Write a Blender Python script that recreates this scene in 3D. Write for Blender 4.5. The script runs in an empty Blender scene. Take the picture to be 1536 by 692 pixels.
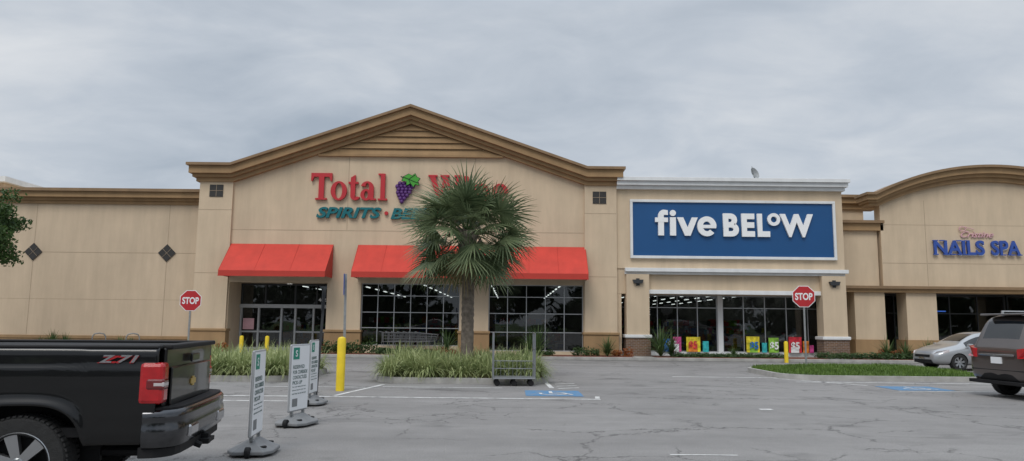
import bpy, bmesh, math, random
from mathutils import Matrix, Vector
R = random.Random(7)
scene = bpy.context.scene
COL = scene.collection
rad = math.radians

# ------------------------------------------------------------------ materials
def newmat(name):
    m = bpy.data.materials.new(name); m.use_nodes = True
    nt = m.node_tree
    return m, nt, nt.nodes['Principled BSDF']

def mat(name, col, rough=0.7, var=0.12, scale=3.0, bump=0.0, bscale=60.0, metal=0.0, coat=0.0, big=0.0, emit=0.0, spec=0.5):
    m, nt, b = newmat(name)
    N = nt.nodes; L = nt.links
    tc = N.new('ShaderNodeTexCoord')
    n = N.new('ShaderNodeTexNoise'); n.inputs['Scale'].default_value = scale; n.inputs['Detail'].default_value = 6
    L.new(tc.outputs['Object'], n.inputs['Vector'])
    r = N.new('ShaderNodeMapRange'); r.inputs[1].default_value = .3; r.inputs[2].default_value = .7
    r.inputs[3].default_value = 1 - var; r.inputs[4].default_value = 1 + var
    L.new(n.outputs['Fac'], r.inputs[0])
    mu = N.new('ShaderNodeVectorMath'); mu.operation = 'SCALE'; mu.inputs[0].default_value = col[:3]
    fac = r.outputs[0]
    if big > 0:
        mp = N.new('ShaderNodeMapping'); mp.inputs['Scale'].default_value = (1.6, 1.6, .22)
        L.new(tc.outputs['Object'], mp.inputs[0])
        n3 = N.new('ShaderNodeTexNoise'); n3.inputs['Scale'].default_value = 1.0; n3.inputs['Detail'].default_value = 8
        n3.inputs['Roughness'].default_value = .65
        L.new(mp.outputs[0], n3.inputs['Vector'])
        r3 = N.new('ShaderNodeMapRange'); r3.inputs[1].default_value = .35; r3.inputs[2].default_value = .65
        r3.inputs[3].default_value = 1 - big; r3.inputs[4].default_value = 1 + big * .4
        L.new(n3.outputs['Fac'], r3.inputs[0])
        mm = N.new('ShaderNodeMath'); mm.operation = 'MULTIPLY'
        L.new(fac, mm.inputs[0]); L.new(r3.outputs[0], mm.inputs[1]); fac = mm.outputs[0]
    L.new(fac, mu.inputs['Scale']); L.new(mu.outputs[0], b.inputs['Base Color'])
    b.inputs['Roughness'].default_value = rough; b.inputs['Metallic'].default_value = metal
    b.inputs['Coat Weight'].default_value = coat; b.inputs['Coat Roughness'].default_value = .04
    b.inputs['Specular IOR Level'].default_value = spec
    if bump > 0:
        n2 = N.new('ShaderNodeTexNoise'); n2.inputs['Scale'].default_value = bscale; n2.inputs['Detail'].default_value = 4
        L.new(tc.outputs['Object'], n2.inputs['Vector'])
        bp = N.new('ShaderNodeBump'); bp.inputs['Strength'].default_value = bump; bp.inputs['Distance'].default_value = .02
        L.new(n2.outputs['Fac'], bp.inputs['Height']); L.new(bp.outputs[0], b.inputs['Normal'])
    if emit > 0:
        b.inputs['Emission Color'].default_value = (*col[:3], 1); b.inputs['Emission Strength'].default_value = emit
    return m

def leafmat(name, c1, c2, rough=.5, scale=1.2, trans=.25):
    m, nt, b = newmat(name); N = nt.nodes; L = nt.links
    g = N.new('ShaderNodeNewGeometry')
    n = N.new('ShaderNodeTexNoise'); n.inputs['Scale'].default_value = scale; n.inputs['Detail'].default_value = 3
    L.new(g.outputs['Position'], n.inputs['Vector'])
    ad = N.new('ShaderNodeMath'); ad.operation = 'MULTIPLY_ADD'; ad.inputs[1].default_value = .55
    L.new(g.outputs['Random Per Island'], ad.inputs[0])
    mr = N.new('ShaderNodeMapRange'); mr.inputs[1].default_value = .35; mr.inputs[2].default_value = .68; mr.inputs[3].default_value = 0; mr.inputs[4].default_value = .45
    L.new(n.outputs['Fac'], mr.inputs[0]); L.new(mr.outputs[0], ad.inputs[2])
    mx = N.new('ShaderNodeMix'); mx.data_type = 'RGBA'
    mx.inputs[6].default_value = (*c1, 1); mx.inputs[7].default_value = (*c2, 1)
    L.new(ad.outputs[0], mx.inputs[0]); L.new(mx.outputs[2], b.inputs['Base Color'])
    b.inputs['Roughness'].default_value = rough
    b.inputs['Specular IOR Level'].default_value = .3
    tr = N.new('ShaderNodeBsdfTranslucent'); L.new(mx.outputs[2], tr.inputs[0])
    ms = N.new('ShaderNodeMixShader'); ms.inputs[0].default_value = trans
    L.new(b.outputs[0], ms.inputs[1]); L.new(tr.outputs[0], ms.inputs[2])
    L.new(ms.outputs[0], N['Material Output'].inputs[0])
    return m

def glassmat(name, tint, refl=1.0):
    m, nt, b = newmat(name); N = nt.nodes; L = nt.links
    t = N.new('ShaderNodeBsdfTransparent'); t.inputs[0].default_value = (*tint, 1)
    gl = N.new('ShaderNodeBsdfGlossy'); gl.inputs['Roughness'].default_value = .015
    tc = N.new('ShaderNodeTexCoord'); n = N.new('ShaderNodeTexNoise'); n.inputs['Scale'].default_value = .7
    L.new(tc.outputs['Object'], n.inputs['Vector'])
    bp = N.new('ShaderNodeBump'); bp.inputs['Strength'].default_value = .05; bp.inputs['Distance'].default_value = .1
    L.new(n.outputs['Fac'], bp.inputs['Height']); L.new(bp.outputs[0], gl.inputs['Normal'])
    lw = N.new('ShaderNodeFresnel'); lw.inputs[0].default_value = 1.52
    mu = N.new('ShaderNodeMath'); mu.operation = 'MULTIPLY'; mu.inputs[1].default_value = 2.2 * refl; mu.use_clamp = True
    L.new(lw.outputs[0], mu.inputs[0])
    ms = N.new('ShaderNodeMixShader'); L.new(mu.outputs[0], ms.inputs[0])
    L.new(t.outputs[0], ms.inputs[1]); L.new(gl.outputs[0], ms.inputs[2])
    L.new(ms.outputs[0], N['Material Output'].inputs[0])
    return m

M = {}
M['stucco'] = mat('stucco_beige', (.60, .475, .335), .9, .035, 1.2, .25, 55, big=.10)
M['stucco2'] = mat('stucco_beige_b', (.575, .455, .325), .9, .035, 1.2, .25, 55, big=.10)
M['trim'] = mat('trim_brown', (.335, .212, .105), .8, .06, 1.5, .15, 40, big=.14)
M['trimcap'] = mat('trim_cap', (.25, .16, .085), .7, .06, 1.5, big=.15)
M['joint'] = mat('joint_line', (.40, .31, .22), .95, .08)
M['white'] = mat('white_paint', (.72, .73, .73), .6, .04, 2, .05, big=.08)
M['blue'] = mat('blue_panel', (.005, .072, .215), .45, .05, .6)
M['letterw'] = mat('letter_white', (.86, .86, .86), .4, .02)
M['letterr'] = mat('letter_red', (.48, .022, .03), .4, .05)
M['teal'] = mat('letter_teal', (.0, .13, .15), .4, .05)
M['lblue'] = mat('letter_blue', (.03, .08, .34), .4, .05)
M['pink'] = mat('letter_pink', (.62, .36, .40), .4, .1)
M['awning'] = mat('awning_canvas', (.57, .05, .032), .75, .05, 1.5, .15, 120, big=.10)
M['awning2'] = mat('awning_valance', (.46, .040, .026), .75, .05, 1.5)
M['alum'] = mat('aluminium', (.42, .43, .44), .45, .06, 3, metal=.5)
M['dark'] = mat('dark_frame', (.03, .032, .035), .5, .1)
M['black'] = mat('black_plastic', (.012, .012, .013), .65, .2, spec=.25)
M['vent'] = mat('vent_dark', (.03, .028, .026), .6, .2, 20)
M['concrete'] = mat('concrete', (.36, .35, .33), .9, .14, 1.2, .3, 50, big=.1)
M['kerb'] = mat('kerb_concrete', (.35, .34, .32), .9, .2, 2.5, .35, 40)
M['mulch'] = mat('red_mulch', (.17, .06, .035), .95, .4, 14, .9, 30)
M['glass'] = glassmat('store_glass', (.48, .51, .52), .75)
M['intfloor'] = mat('interior_floor', (.3, .3, .29), .4, .1)
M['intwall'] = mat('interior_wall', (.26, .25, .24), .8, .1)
M['intceil'] = mat('interior_ceiling', (.13, .13, .13), .8, .1)
M['strip'] = mat('ceiling_light', (1, .97, .9), .5, 0, emit=4)
M['yellow'] = mat('safety_yellow', (.80, .58, .02), .5, .08, 4, big=.14)
M['galv'] = mat('galvanised_steel', (.30, .31, .31), .5, .15, 10, metal=.5)
M['wire'] = mat('cart_wire', (.26, .27, .28), .4, .1, metal=.6)
M['stopred'] = mat('stop_red', (.46, .02, .026), .4, .06, 3)
M['signwhite'] = mat('sign_white', (.78, .79, .80), .45, .02)
M['greygrey'] = mat('grey_plastic', (.19, .195, .20), .6, .12, 5, .1, 30)
M['green'] = mat('sign_green', (.01, .24, .16), .5, .04)
M['tiny'] = mat('sign_text', (.06, .12, .11), .5, .04)
M['blk'] = mat('black_paint', (.0025, .0026, .003), .3, .1, 2, coat=.6, spec=.25)
M['chrome'] = mat('chrome', (.50, .51, .53), .14, .05, metal=1)
M['dchrome'] = mat('bumper_black_chrome', (.10, .102, .108), .16, .1, 3, metal=1)
M['tyre'] = mat('tyre_rubber', (.018, .018, .018), .85, .2, 20, .3, 80)
M['rim'] = mat('alloy_rim', (.42, .43, .44), .28, .05, metal=.9)
M['lens'] = mat('tail_lens', (.40, .006, .010), .15, .2, 9, coat=.6)
M['lens2'] = mat('tail_lens_dark', (.13, .003, .005), .12, .2, 9, coat=.8)
M['clear'] = mat('headlamp', (.5, .45, .45), .1, .1, 6, coat=1)
M['silver'] = mat('silver_paint', (.40, .41, .42), .3, .03, 2, metal=.55, coat=1)
M['taupe'] = mat('taupe_paint', (.085, .070, .065), .3, .05, 2, metal=.4, coat=1)
M['cglass'] = mat('car_glass', (.012, .014, .016), .04, .1, 1, spec=.8)
M['trunk'] = mat('palm_trunk', (.17, .14, .115), .95, .35, 9, 1.0, 22)
M['bark'] = mat('bark', (.10, .08, .06), .95, .3, 9, 1.0, 22)
M['palm'] = leafmat('palm_leaf', (.035, .065, .03), (.24, .29, .15), .42, 1.0, .22)
M['palmdead'] = leafmat('palm_dry', (.17, .13, .06), (.30, .24, .13), .7)
M['lirio'] = leafmat('border_grass_leaf', (.12, .18, .05), (.54, .58, .29), .5, 1.8, .3)
M['shrub'] = leafmat('shrub_leaf', (.018, .045, .014), (.085, .14, .045), .5, 2.5)
M['spiky'] = leafmat('spiky_leaf', (.03, .07, .022), (.15, .22, .08), .5, 2.5)
M['croton'] = leafmat('croton_leaf', (.20, .03, .015), (.35, .14, .03), .5, 5)
M['tree'] = leafmat('tree_leaf', (.018, .045, .012), (.08, .14, .035), .5, 1.2)
M['fartree'] = leafmat('far_tree_leaf', (.012, .025, .010), (.035, .06, .02), .7, .3)
M['lawn'] = leafmat('lawn_blade', (.07, .135, .02), (.16, .25, .05), .6, 1.2)
M['lawnbase'] = mat('lawn_soil', (.06, .10, .022), .95, .3, 3, .8, 60)
M['purple'] = mat('grape_purple', (.10, .03, .17), .4, .15, 8)
M['leafgreen'] = mat('sign_leaf_green', (.06, .33, .03), .4, .08)
M['leafdark'] = mat('sign_leaf_outline', (.01, .04, .01), .5, .08)
for k, c in dict(py=(.75, .62, .03), pr=(.6, .03, .05), pb=(.02, .15, .5), pp=(.65, .08, .30), pg=(.25, .5, .05), po=(.7, .22, .03), pt=(.03, .40, .42)).items():
    M[k] = mat('poster_' + k, c, .5, .5, 5)

def brickmat():
    m, nt, b = newmat('brick_base'); N = nt.nodes; L = nt.links
    tc = N.new('ShaderNodeTexCoord'); sp = N.new('ShaderNodeSeparateXYZ'); cb = N.new('ShaderNodeCombineXYZ')
    L.new(tc.outputs['Object'], sp.inputs[0])
    ad = N.new('ShaderNodeMath'); L.new(sp.outputs[0], ad.inputs[0]); L.new(sp.outputs[1], ad.inputs[1])
    L.new(ad.outputs[0], cb.inputs[0]); L.new(sp.outputs[2], cb.inputs[1])
    bt = N.new('ShaderNodeTexBrick'); bt.inputs['Scale'].default_value = 1
    bt.inputs['Brick Width'].default_value = .22; bt.inputs['Row Height'].default_value = .08; bt.inputs['Mortar Size'].default_value = .008
    bt.inputs['Color1'].default_value = (.19, .105, .06, 1); bt.inputs['Color2'].default_value = (.12, .07, .045, 1); bt.inputs['Mortar'].default_value = (.26, .23, .2, 1)
    L.new(cb.outputs[0], bt.inputs['Vector']); L.new(bt.outputs[0], b.inputs['Base Color']); b.inputs['Roughness'].default_value = .9
    return m
M['brick'] = brickmat()

def asphaltmat():
    m, nt, b = newmat('asphalt'); N = nt.nodes; L = nt.links
    tc = N.new('ShaderNodeTexCoord'); P = tc.outputs['Object']
    def noise(s, d=6, rgh=.6, vec=P, dist=0):
        n = N.new('ShaderNodeTexNoise'); n.inputs['Scale'].default_value = s; n.inputs['Detail'].default_value = d
        n.inputs['Roughness'].default_value = rgh; n.inputs['Distortion'].default_value = dist; L.new(vec, n.inputs['Vector']); return n.outputs['Fac']
    def rng(x, a, bb, c, d):
        r = N.new('ShaderNodeMapRange'); r.inputs[1].default_value = a; r.inputs[2].default_value = bb
        r.inputs[3].default_value = c; r.inputs[4].default_value = d; L.new(x, r.inputs[0]); return r.outputs[0]
    def mul(x, y):
        r = N.new('ShaderNodeMath'); r.operation = 'MULTIPLY'; L.new(x, r.inputs[0]); L.new(y, r.inputs[1]); return r.outputs[0]
    def mx(x, y):
        r = N.new('ShaderNodeMath'); r.operation = 'MAXIMUM'; L.new(x, r.inputs[0]); L.new(y, r.inputs[1]); return r.outputs[0]
    v = rng(noise(.22, 8, .66), .36, .64, .88, 1.08)
    v = mul(v, rng(noise(2.2, 7, .72), .3, .7, .92, 1.08))
    v = mul(v, rng(noise(60, 3, .75), .3, .7, .62, 1.38))
    v = mul(v, rng(noise(24, 2, .8), .62, .75, 1.0, 1.25))
    mp = N.new('ShaderNodeMapping'); mp.inputs['Scale'].default_value = (.07, .8, 1); L.new(P, mp.inputs[0])
    v = mul(v, rng(noise(1, 5, .6, mp.outputs[0]), .35, .65, .88, 1.06))
    # oil-soaked patches and drips
    mp2 = N.new('ShaderNodeMapping'); mp2.inputs['Scale'].default_value = (.34, .62, 1); mp2.inputs['Location'].default_value = (1.4, .3, 0); L.new(P, mp2.inputs[0])
    v = mul(v, rng(noise(1, 4, .6, mp2.outputs[0], .4), .60, .70, 1.0, .58))
    ds = N.new('ShaderNodeVectorMath'); ds.operation = 'ADD'
    nn = N.new('ShaderNodeTexNoise'); nn.inputs['Scale'].default_value = 2.2; nn.inputs['Detail'].default_value = 4; L.new(P, nn.inputs['Vector'])
    L.new(P, ds.inputs[0]); L.new(nn.outputs['Color'], ds.inputs[1])
    st = N.new('ShaderNodeTexVoronoi'); st.inputs['Scale'].default_value = .45; L.new(ds.outputs[0], st.inputs['Vector'])
    v = mul(v, rng(st.outputs['Distance'], .03, .2, .66, 1.0))
    def crack(s, w, th0, th1, dist, seed):
        off = N.new('ShaderNodeVectorMath'); off.operation = 'ADD'; off.inputs[1].default_value = (seed, seed * .7, 0); L.new(P, off.inputs[0])
        nz = N.new('ShaderNodeTexNoise'); nz.inputs['Scale'].default_value = 1.5; nz.inputs['Detail'].default_value = 8; nz.inputs['Roughness'].default_value = .74
        L.new(off.outputs[0], nz.inputs['Vector'])
        sc = N.new('ShaderNodeVectorMath'); sc.operation = 'SCALE'; sc.inputs['Scale'].default_value = dist; L.new(nz.outputs['Color'], sc.inputs[0])
        ad = N.new('ShaderNodeVectorMath'); L.new(off.outputs[0], ad.inputs[0]); L.new(sc.outputs[0], ad.inputs[1])
        vo = N.new('ShaderNodeTexVoronoi'); vo.feature = 'DISTANCE_TO_EDGE'; vo.inputs['Scale'].default_value = s; L.new(ad.outputs[0], vo.inputs['Vector'])
        c = rng(vo.outputs['Distance'], 0, w * s, 1, 0)
        g = rng(noise(.33, 3, .5, off.outputs[0]), th0, th1, 0, 1)
        return mul(c, g)
    c = mx(crack(.19, .026, .45, .50, 1.0, 3.0), mx(crack(.7, .018, .54, .59, .7, 11.0), crack(1.9, .014, .60, .64, .4, 23.0)))
    v2 = mul(v, rng(c, 0, 1, 1, .25))
    mu = N.new('ShaderNodeVectorMath'); mu.operation = 'SCALE'; mu.inputs[0].default_value = (.245, .236, .229)
    L.new(v2, mu.inputs['Scale']); L.new(mu.outputs[0], b.inputs['Base Color'])
    b.inputs['Roughness'].default_value = .85; b.inputs['Specular IOR Level'].default_value = .3
    bp = N.new('ShaderNodeBump'); bp.inputs['Strength'].default_value = .6; bp.inputs['Distance'].default_value = .012
    L.new(noise(45, 4, .75), bp.inputs['Height']); L.new(bp.outputs[0], b.inputs['Normal'])
    return m
M['asphalt'] = asphaltmat()

def wornmat(name, col):
    m, nt, b = newmat(name); N = nt.nodes; L = nt.links
    tc = N.new('ShaderNodeTexCoord')
    n = N.new('ShaderNodeTexNoise'); n.inputs['Scale'].default_value = 5; n.inputs['Detail'].default_value = 9; n.inputs['Roughness'].default_value = .75
    L.new(tc.outputs['Object'], n.inputs['Vector'])
    mr = N.new('ShaderNodeMapRange'); mr.inputs[1].default_value = .46; mr.inputs[2].default_value = .64; mr.inputs[3].default_value = 0; mr.inputs[4].default_value = .85
    L.new(n.outputs['Fac'], mr.inputs[0])
    mx = N.new('ShaderNodeMix'); mx.data_type = 'RGBA'; mx.inputs[6].default_value = (*col, 1); mx.inputs[7].default_value = (.23, .22, .215, 1)
    L.new(mr.outputs[0], mx.inputs[0]); L.new(mx.outputs[2], b.inputs['Base Color']); b.inputs['Roughness'].default_value = .8
    return m
M['pwhite'] = wornmat('worn_white_paint', (.70, .70, .68))
M['pblue'] = wornmat('worn_blue_paint', (.06, .21, .40))

# ------------------------------------------------------------------ mesh builder
class MB:
    def __init__(s): s.v = []; s.f = []; s.m = []
    def add(s, vs, fs, mi=0):
        o = len(s.v); s.v += [tuple(p) for p in vs]
        for f in fs: s.f.append(tuple(i + o for i in f)); s.m.append(mi)
    def box(s, x0, x1, y0, y1, z0, z1, mi=0):
        s.add([(x0,y0,z0),(x1,y0,z0),(x1,y1,z0),(x0,y1,z0),(x0,y0,z1),(x1,y0,z1),(x1,y1,z1),(x0,y1,z1)],
              [(0,3,2,1),(4,5,6,7),(0,1,5,4),(1,2,6,5),(2,3,7,6),(3,0,4,7)], mi)
    def prism(s, pts, y0, y1, mi=0, axis='y'):
        n = len(pts)
        def T(a, b, c): return {'y': (a, c, b), 'x': (c, a, b), 'z': (a, b, c)}[axis]
        vs = [T(a, b, y0) for a, b in pts] + [T(a, b, y1) for a, b in pts]
        fs = [tuple(range(n)), tuple(range(2*n-1, n-1, -1))] + [(i, i+n, (i+1) % n + n, (i+1) % n) for i in range(n)]
        s.add(vs, fs, mi)
    def rod(s, p, q, r, n=8, mi=0, r2=None):
        p = Vector(p); q = Vector(q); d = (q - p).normalized()
        a = d.orthogonal().normalized(); b = d.cross(a); r2 = r if r2 is None else r2
        vs = []
        for c, rr in ((p, r), (q, r2)):
            for i in range(n):
                t = 2*math.pi*(i+.5)/n; vs.append(c + (a*math.cos(t) + b*math.sin(t))*rr)
        s.add(vs, [tuple(range(n-1, -1, -1)), tuple(range(n, 2*n))] + [(i, (i+1) % n, (i+1) % n + n, i+n) for i in range(n)], mi)
    def lathe(s, prof, c, axis='y', n=32, mi=0):
        vs = []
        for r, h in prof:
            for i in range(n):
                t = 2*math.pi*i/n; a, b = r*math.cos(t), r*math.sin(t)
                p = {'y': (a, h, b), 'z': (a, b, h), 'x': (h, a, b)}[axis]
                vs.append((p[0]+c[0], p[1]+c[1], p[2]+c[2]))
        fs = []
        for j in range(len(prof)-1):
            for i in range(n): fs.append((j*n+i, j*n+(i+1) % n, (j+1)*n+(i+1) % n, (j+1)*n+i))
        s.add(vs, fs, mi)
    def ring(s, cx, cz, rx, rz, ix, iz, a0, a1, y0, y1, n=28, mi=0):
        full = (a1-a0) >= 360; vs = []
        for i in range(n+1):
            t = rad(a0 + (a1-a0)*i/n)
            for yy in (y0, y1):
                for ax, az in ((rx, rz), (ix, iz)): vs.append((cx+ax*math.cos(t), yy, cz+az*math.sin(t)))
        fs = []
        for i in range(n):
            a = 4*i; b = 4*(i+1); fs += [(a, b, b+1, a+1), (a+2, a+3, b+3, b+2), (a, a+2, b+2, b), (a+1, b+1, b+3, a+3)]
        if not full: fs += [(0, 1, 3, 2), (4*n, 4*n+2, 4*n+3, 4*n+1)]
        s.add(vs, fs, mi)
    def blade(s, base, az, lean, length, width, droop, segs=4, mi=0):
        p = Vector(base); d = Vector((math.cos(az)*math.sin(lean), math.sin(az)*math.sin(lean), math.cos(lean)))
        sd = Vector((-math.sin(az), math.cos(az), 0)); vs = []
        for k in range(segs+1):
            w = width*.5*(1 - (k/segs)**2*.9); vs += [p - sd*w, p + sd*w]
            p = p + d*(length/segs); d = (d + Vector((0, 0, -droop/segs))).normalized()
        s.add(vs, [(2*k, 2*k+1, 2*k+3, 2*k+2) for k in range(segs)], mi)
    def obj(s, name, mats, parent=None, smooth=False, bevel=0, recalc=True, angle=35, loc=None, rot=None):
        me = bpy.data.meshes.new(name); me.from_pydata(s.v, [], s.f)
        for mm in (mats if isinstance(mats, (list, tuple)) else [mats]): me.materials.append(M[mm] if isinstance(mm, str) else mm)
        me.polygons.foreach_set('material_index', s.m)
        if recalc:
            bm = bmesh.new(); bm.from_mesh(me); bmesh.ops.recalc_face_normals(bm, faces=bm.faces); bm.to_mesh(me); bm.free()
        if smooth:
            me.polygons.foreach_set('use_smooth', [True]*len(me.polygons)); me.set_sharp_from_angle(angle=rad(angle))
        me.update()
        o = bpy.data.objects.new(name, me); COL.objects.link(o)
        if parent: o.parent = parent
        if loc: o.location = loc
        if rot: o.rotation_euler = rot
        if bevel > 0:
            b = o.modifiers.new('bevel', 'BEVEL'); b.width = bevel; b.segments = 2; b.limit_method = 'ANGLE'
        return o

def empty(name, loc=(0, 0, 0), rz=0):
    e = bpy.data.objects.new(name, None); e.empty_display_size = .3; COL.objects.link(e)
    e.location = loc; e.rotation_euler = (0, 0, rz); return e

def text(name, s, x0, x1, z0, z1, y, material, parent, depth=.08, bold=0.0, shear=0.0, M4=None, spacing=1.0):
    cu = bpy.data.curves.new(name, 'FONT'); cu.body = s; cu.size = 1; cu.offset = bold; cu.shear = shear
    cu.extrude = .5; cu.space_character = spacing
    cu.resolution_u = 6
    o = bpy.data.objects.new('tmp', cu); COL.objects.link(o)
    bpy.context.view_layer.update()
    me = bpy.data.meshes.new_from_object(o.evaluated_get(bpy.context.evaluated_depsgraph_get()))
    bpy.data.objects.remove(o)
    xs = [v.co.x for v in me.vertices]; ys = [v.co.y for v in me.vertices]
    a, b, c, d = min(xs), max(xs), min(ys), max(ys)
    for v in me.vertices:
        X = x0 + (v.co.x - a)/(b-a)*(x1-x0); Z = z0 + (v.co.y - c)/(d-c)*(z1-z0); D = v.co.z
        if M4 is None: v.co = (X, y - depth*(D+.5), Z)
        else: v.co = M4 @ Vector((X, Z, D*depth))
    me.materials.clear(); me.materials.append(M[material]); me.name = name
    me.polygons.foreach_set('material_index', [0]*len(me.polygons))
    o = bpy.data.objects.new(name, me); COL.objects.link(o); o.parent = parent
    return o

# ------------------------------------------------------------------ ground
g = MB(); g.add([(-900,-900,-.03),(900,-900,-.03),(900,900,-.03),(-900,900,-.03)], [(0,1,2,3)]); g.obj('ground', 'lawnbase')
g = MB(); g.add([(-120,-60,0),(120,-60,0),(120,120,0),(-120,120,0)], [(0,1,2,3)]); g.obj('parking_lot', 'asphalt')

mk = MB()
def line(x0, y0, x1, y1, w=.11, z=.005, mi=0):
    a = Vector((x0, y0, z)); b = Vector((x1, y1, z)); d = (b-a).normalized(); n = Vector((-d.y, d.x, 0))*w/2
    mk.add([a-n, b-n, b+n, a+n], [(0,1,2,3)], mi)
line(-7.5, 16.3, 1.95, 16.3, .12)
line(-7.5, 15.3, -3.9, 15.3, .10)
line(-3.85, 16.5, -3.3, 19.6, .10)
line(-6.2, 18.7, -3.6, 18.7, .09)
line(-3.2, 18.9, -.2, 18.9, .09)
line(1.05, 19.0, .95, 21.5, .12)
line(1.9, 16.45, 1.95, 16.9, .1)
line(5.1, 23.7, 8.4, 23.7, .13)
line(8.35, 22.0, 17, 22.0, .12)
line(8.2, 23.4, 9.9, 20.9, .10)
line(11.6, 18.3, 13.2, 18.3, .12)
line(2.0, 9.5, 2.85, 9.5, .05)
line(4.85, 14.7, 5.1, 14.7, .16)
line(9.9, 19.2, 14, 19.2, .1)
for k in range(3): line(1.2, 18.9+.7*k, 1.75, 19.2+.7*k, .09)
mk.add([(.35,16.9,.006),(1.65,16.9,.006),(1.65,18.3,.006),(.35,18.3,.006)], [(0,1,2,3)], 1)
mk.add([(10.0,19.4,.006),(11.5,19.4,.006),(11.5,20.7,.006),(10.0,20.7,.006)], [(0,1,2,3)], 1)
for cx, cy in ((1.0, 17.6), (10.75, 20.05)):
    n = 20; vs = []
    for i in range(n+1):
        t = math.pi*(.9 + 1.5*i/n)
        for r in (.27, .34): vs.append((cx + r*math.cos(t), cy - .12 + r*math.sin(t), .011))
    mk.add(vs, [(2*i, 2*i+1, 2*i+3, 2*i+2) for i in range(n)], 0)
    line(cx-.05, cy-.1, cx-.05, cy+.4, .08, .012); line(cx-.05, cy-.1, cx+.3, cy-.1, .07, .0135); line(cx+.28, cy-.12, cx+.42, cy-.4, .07, .0145)
mk.obj('parking_markings', ['pwhite', 'pblue'], recalc=False)

# pavement and kerb along the shops
p = MB()
p.box(-60, 60, 34.15, 40.0, .0, .14, 0); p.box(-60, 60, 34.0, 34.146, 0, .15, 1)
p.obj('sidewalk', ['concrete', 'kerb'], bevel=.02)
bd = MB()
for a, b in ((-24.5, -15.5), (-8.9, -1.0), (.4, 5.6), (6.7, 14.6), (15.6, 22)):
    bd.box(a, b, 34.3, 35.7, .10, .165, 0)
bd.obj('planting_bed', 'mulch')

def rounded_island(name, x0, x1, y0, y1, r, h=.15, kerbw=.15, top='mulch', mound=0):
    def outline(x0, x1, y0, y1, r, z):
        pts = []
        for cx, cy, a0 in ((x1-r, y1-r, 0), (x0+r, y1-r, 90), (x0+r, y0+r, 180), (x1-r, y0+r, 270)):
            for i in range(9):
                t = rad(a0 + i*90/8); pts.append((cx + r*math.cos(t), cy + r*math.sin(t), z))
        return pts
    e = empty(name)
    k = MB(); A = outline(x0, x1, y0, y1, r, 0); B = outline(x0+.02, x1-.02, y0+.02, y1-.02, r-.02, h)
    C = outline(x0+kerbw, x1-kerbw, y0+kerbw, y1-kerbw, max(.05, r-kerbw), h); D = outline(x0+kerbw, x1-kerbw, y0+kerbw, y1-kerbw, max(.05, r-kerbw), 0)
    n = len(A); k.add(A+B+C+D, [(j*n+i, j*n+(i+1) % n, (j+1)*n+(i+1) % n, (j+1)*n+i) for j in range(3) for i in range(n)])
    k.obj('kerb', 'kerb', e, smooth=True)
    t = MB(); rings = 8; vs = []; cx, cy = (x0+x1)/2, (y0+y1)/2
    for j in range(rings+1):
        q = 1 - j/rings
        for (px, py, _) in C:
            zz = h - .03 + mound*(1 - q*q)
            vs.append((cx + (px-cx)*q, cy + (py-cy)*q, zz))
    t.add(vs, [(j*n+i, j*n+(i+1) % n, (j+1)*n+(i+1) % n, (j+1)*n+i) for j in range(rings) for i in range(n)])
    t.obj('island_soil', top, e, smooth=True)
    return e
rounded_island('palm_island', -3.75, 1.05, 20.1, 25.0, 1.0)
rounded_island('grass_island', -14.5, -5.75, 20.1, 24.5, 1.0)
isl = rounded_island('lawn_island', 8.35, 15.2, 22.7, 27.6, 1.3, top='lawnbase', mound=.17)

# lawn blades
lb = MB()
for i in range(17000):
    x = R.uniform(8.5, 15.05); y = R.uniform(22.85, 27.4)
    q = max(abs(x-11.78)/3.3, abs(y-25.15)/2.35)
    if (abs(x-11.78)/3.3)**5 + (abs(y-25.15)/2.35)**5 > 1: continue
    z = .12 + .17*(1-q*q)
    lb.blade((x, y, z), R.uniform(0, 6.28), R.uniform(.1, .8), R.uniform(.05, .13)*(1 + .4*math.sin(x*2.1)*math.sin(y*3)), .018, .5, 2)
lb.obj('lawn', 'lawn', recalc=False)

def liriope(name, x0, x1, y0, y1, n, L=.62):
    b = MB()
    for i in range(n):
        cx = R.uniform(x0, x1); cy = y0 + (y1-y0)*R.random()**1.3; s = R.uniform(.7, 1.2)
        for k in range(44):
            az = R.uniform(0, 6.28)
            b.blade((cx + .1*math.cos(az), cy + .1*math.sin(az), .12), az, R.uniform(.05, .8), L*s*R.uniform(.65, 1.15), .036, R.uniform(1.3, 3.0), 4)
    return b.obj(name, 'lirio', recalc=False)
liriope('border_grass', -3.4, .7, 20.5, 23.9, 260, .80)
liriope('border_grass', -9.8, -6.05, 20.5, 24.2, 220, .80)

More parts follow.
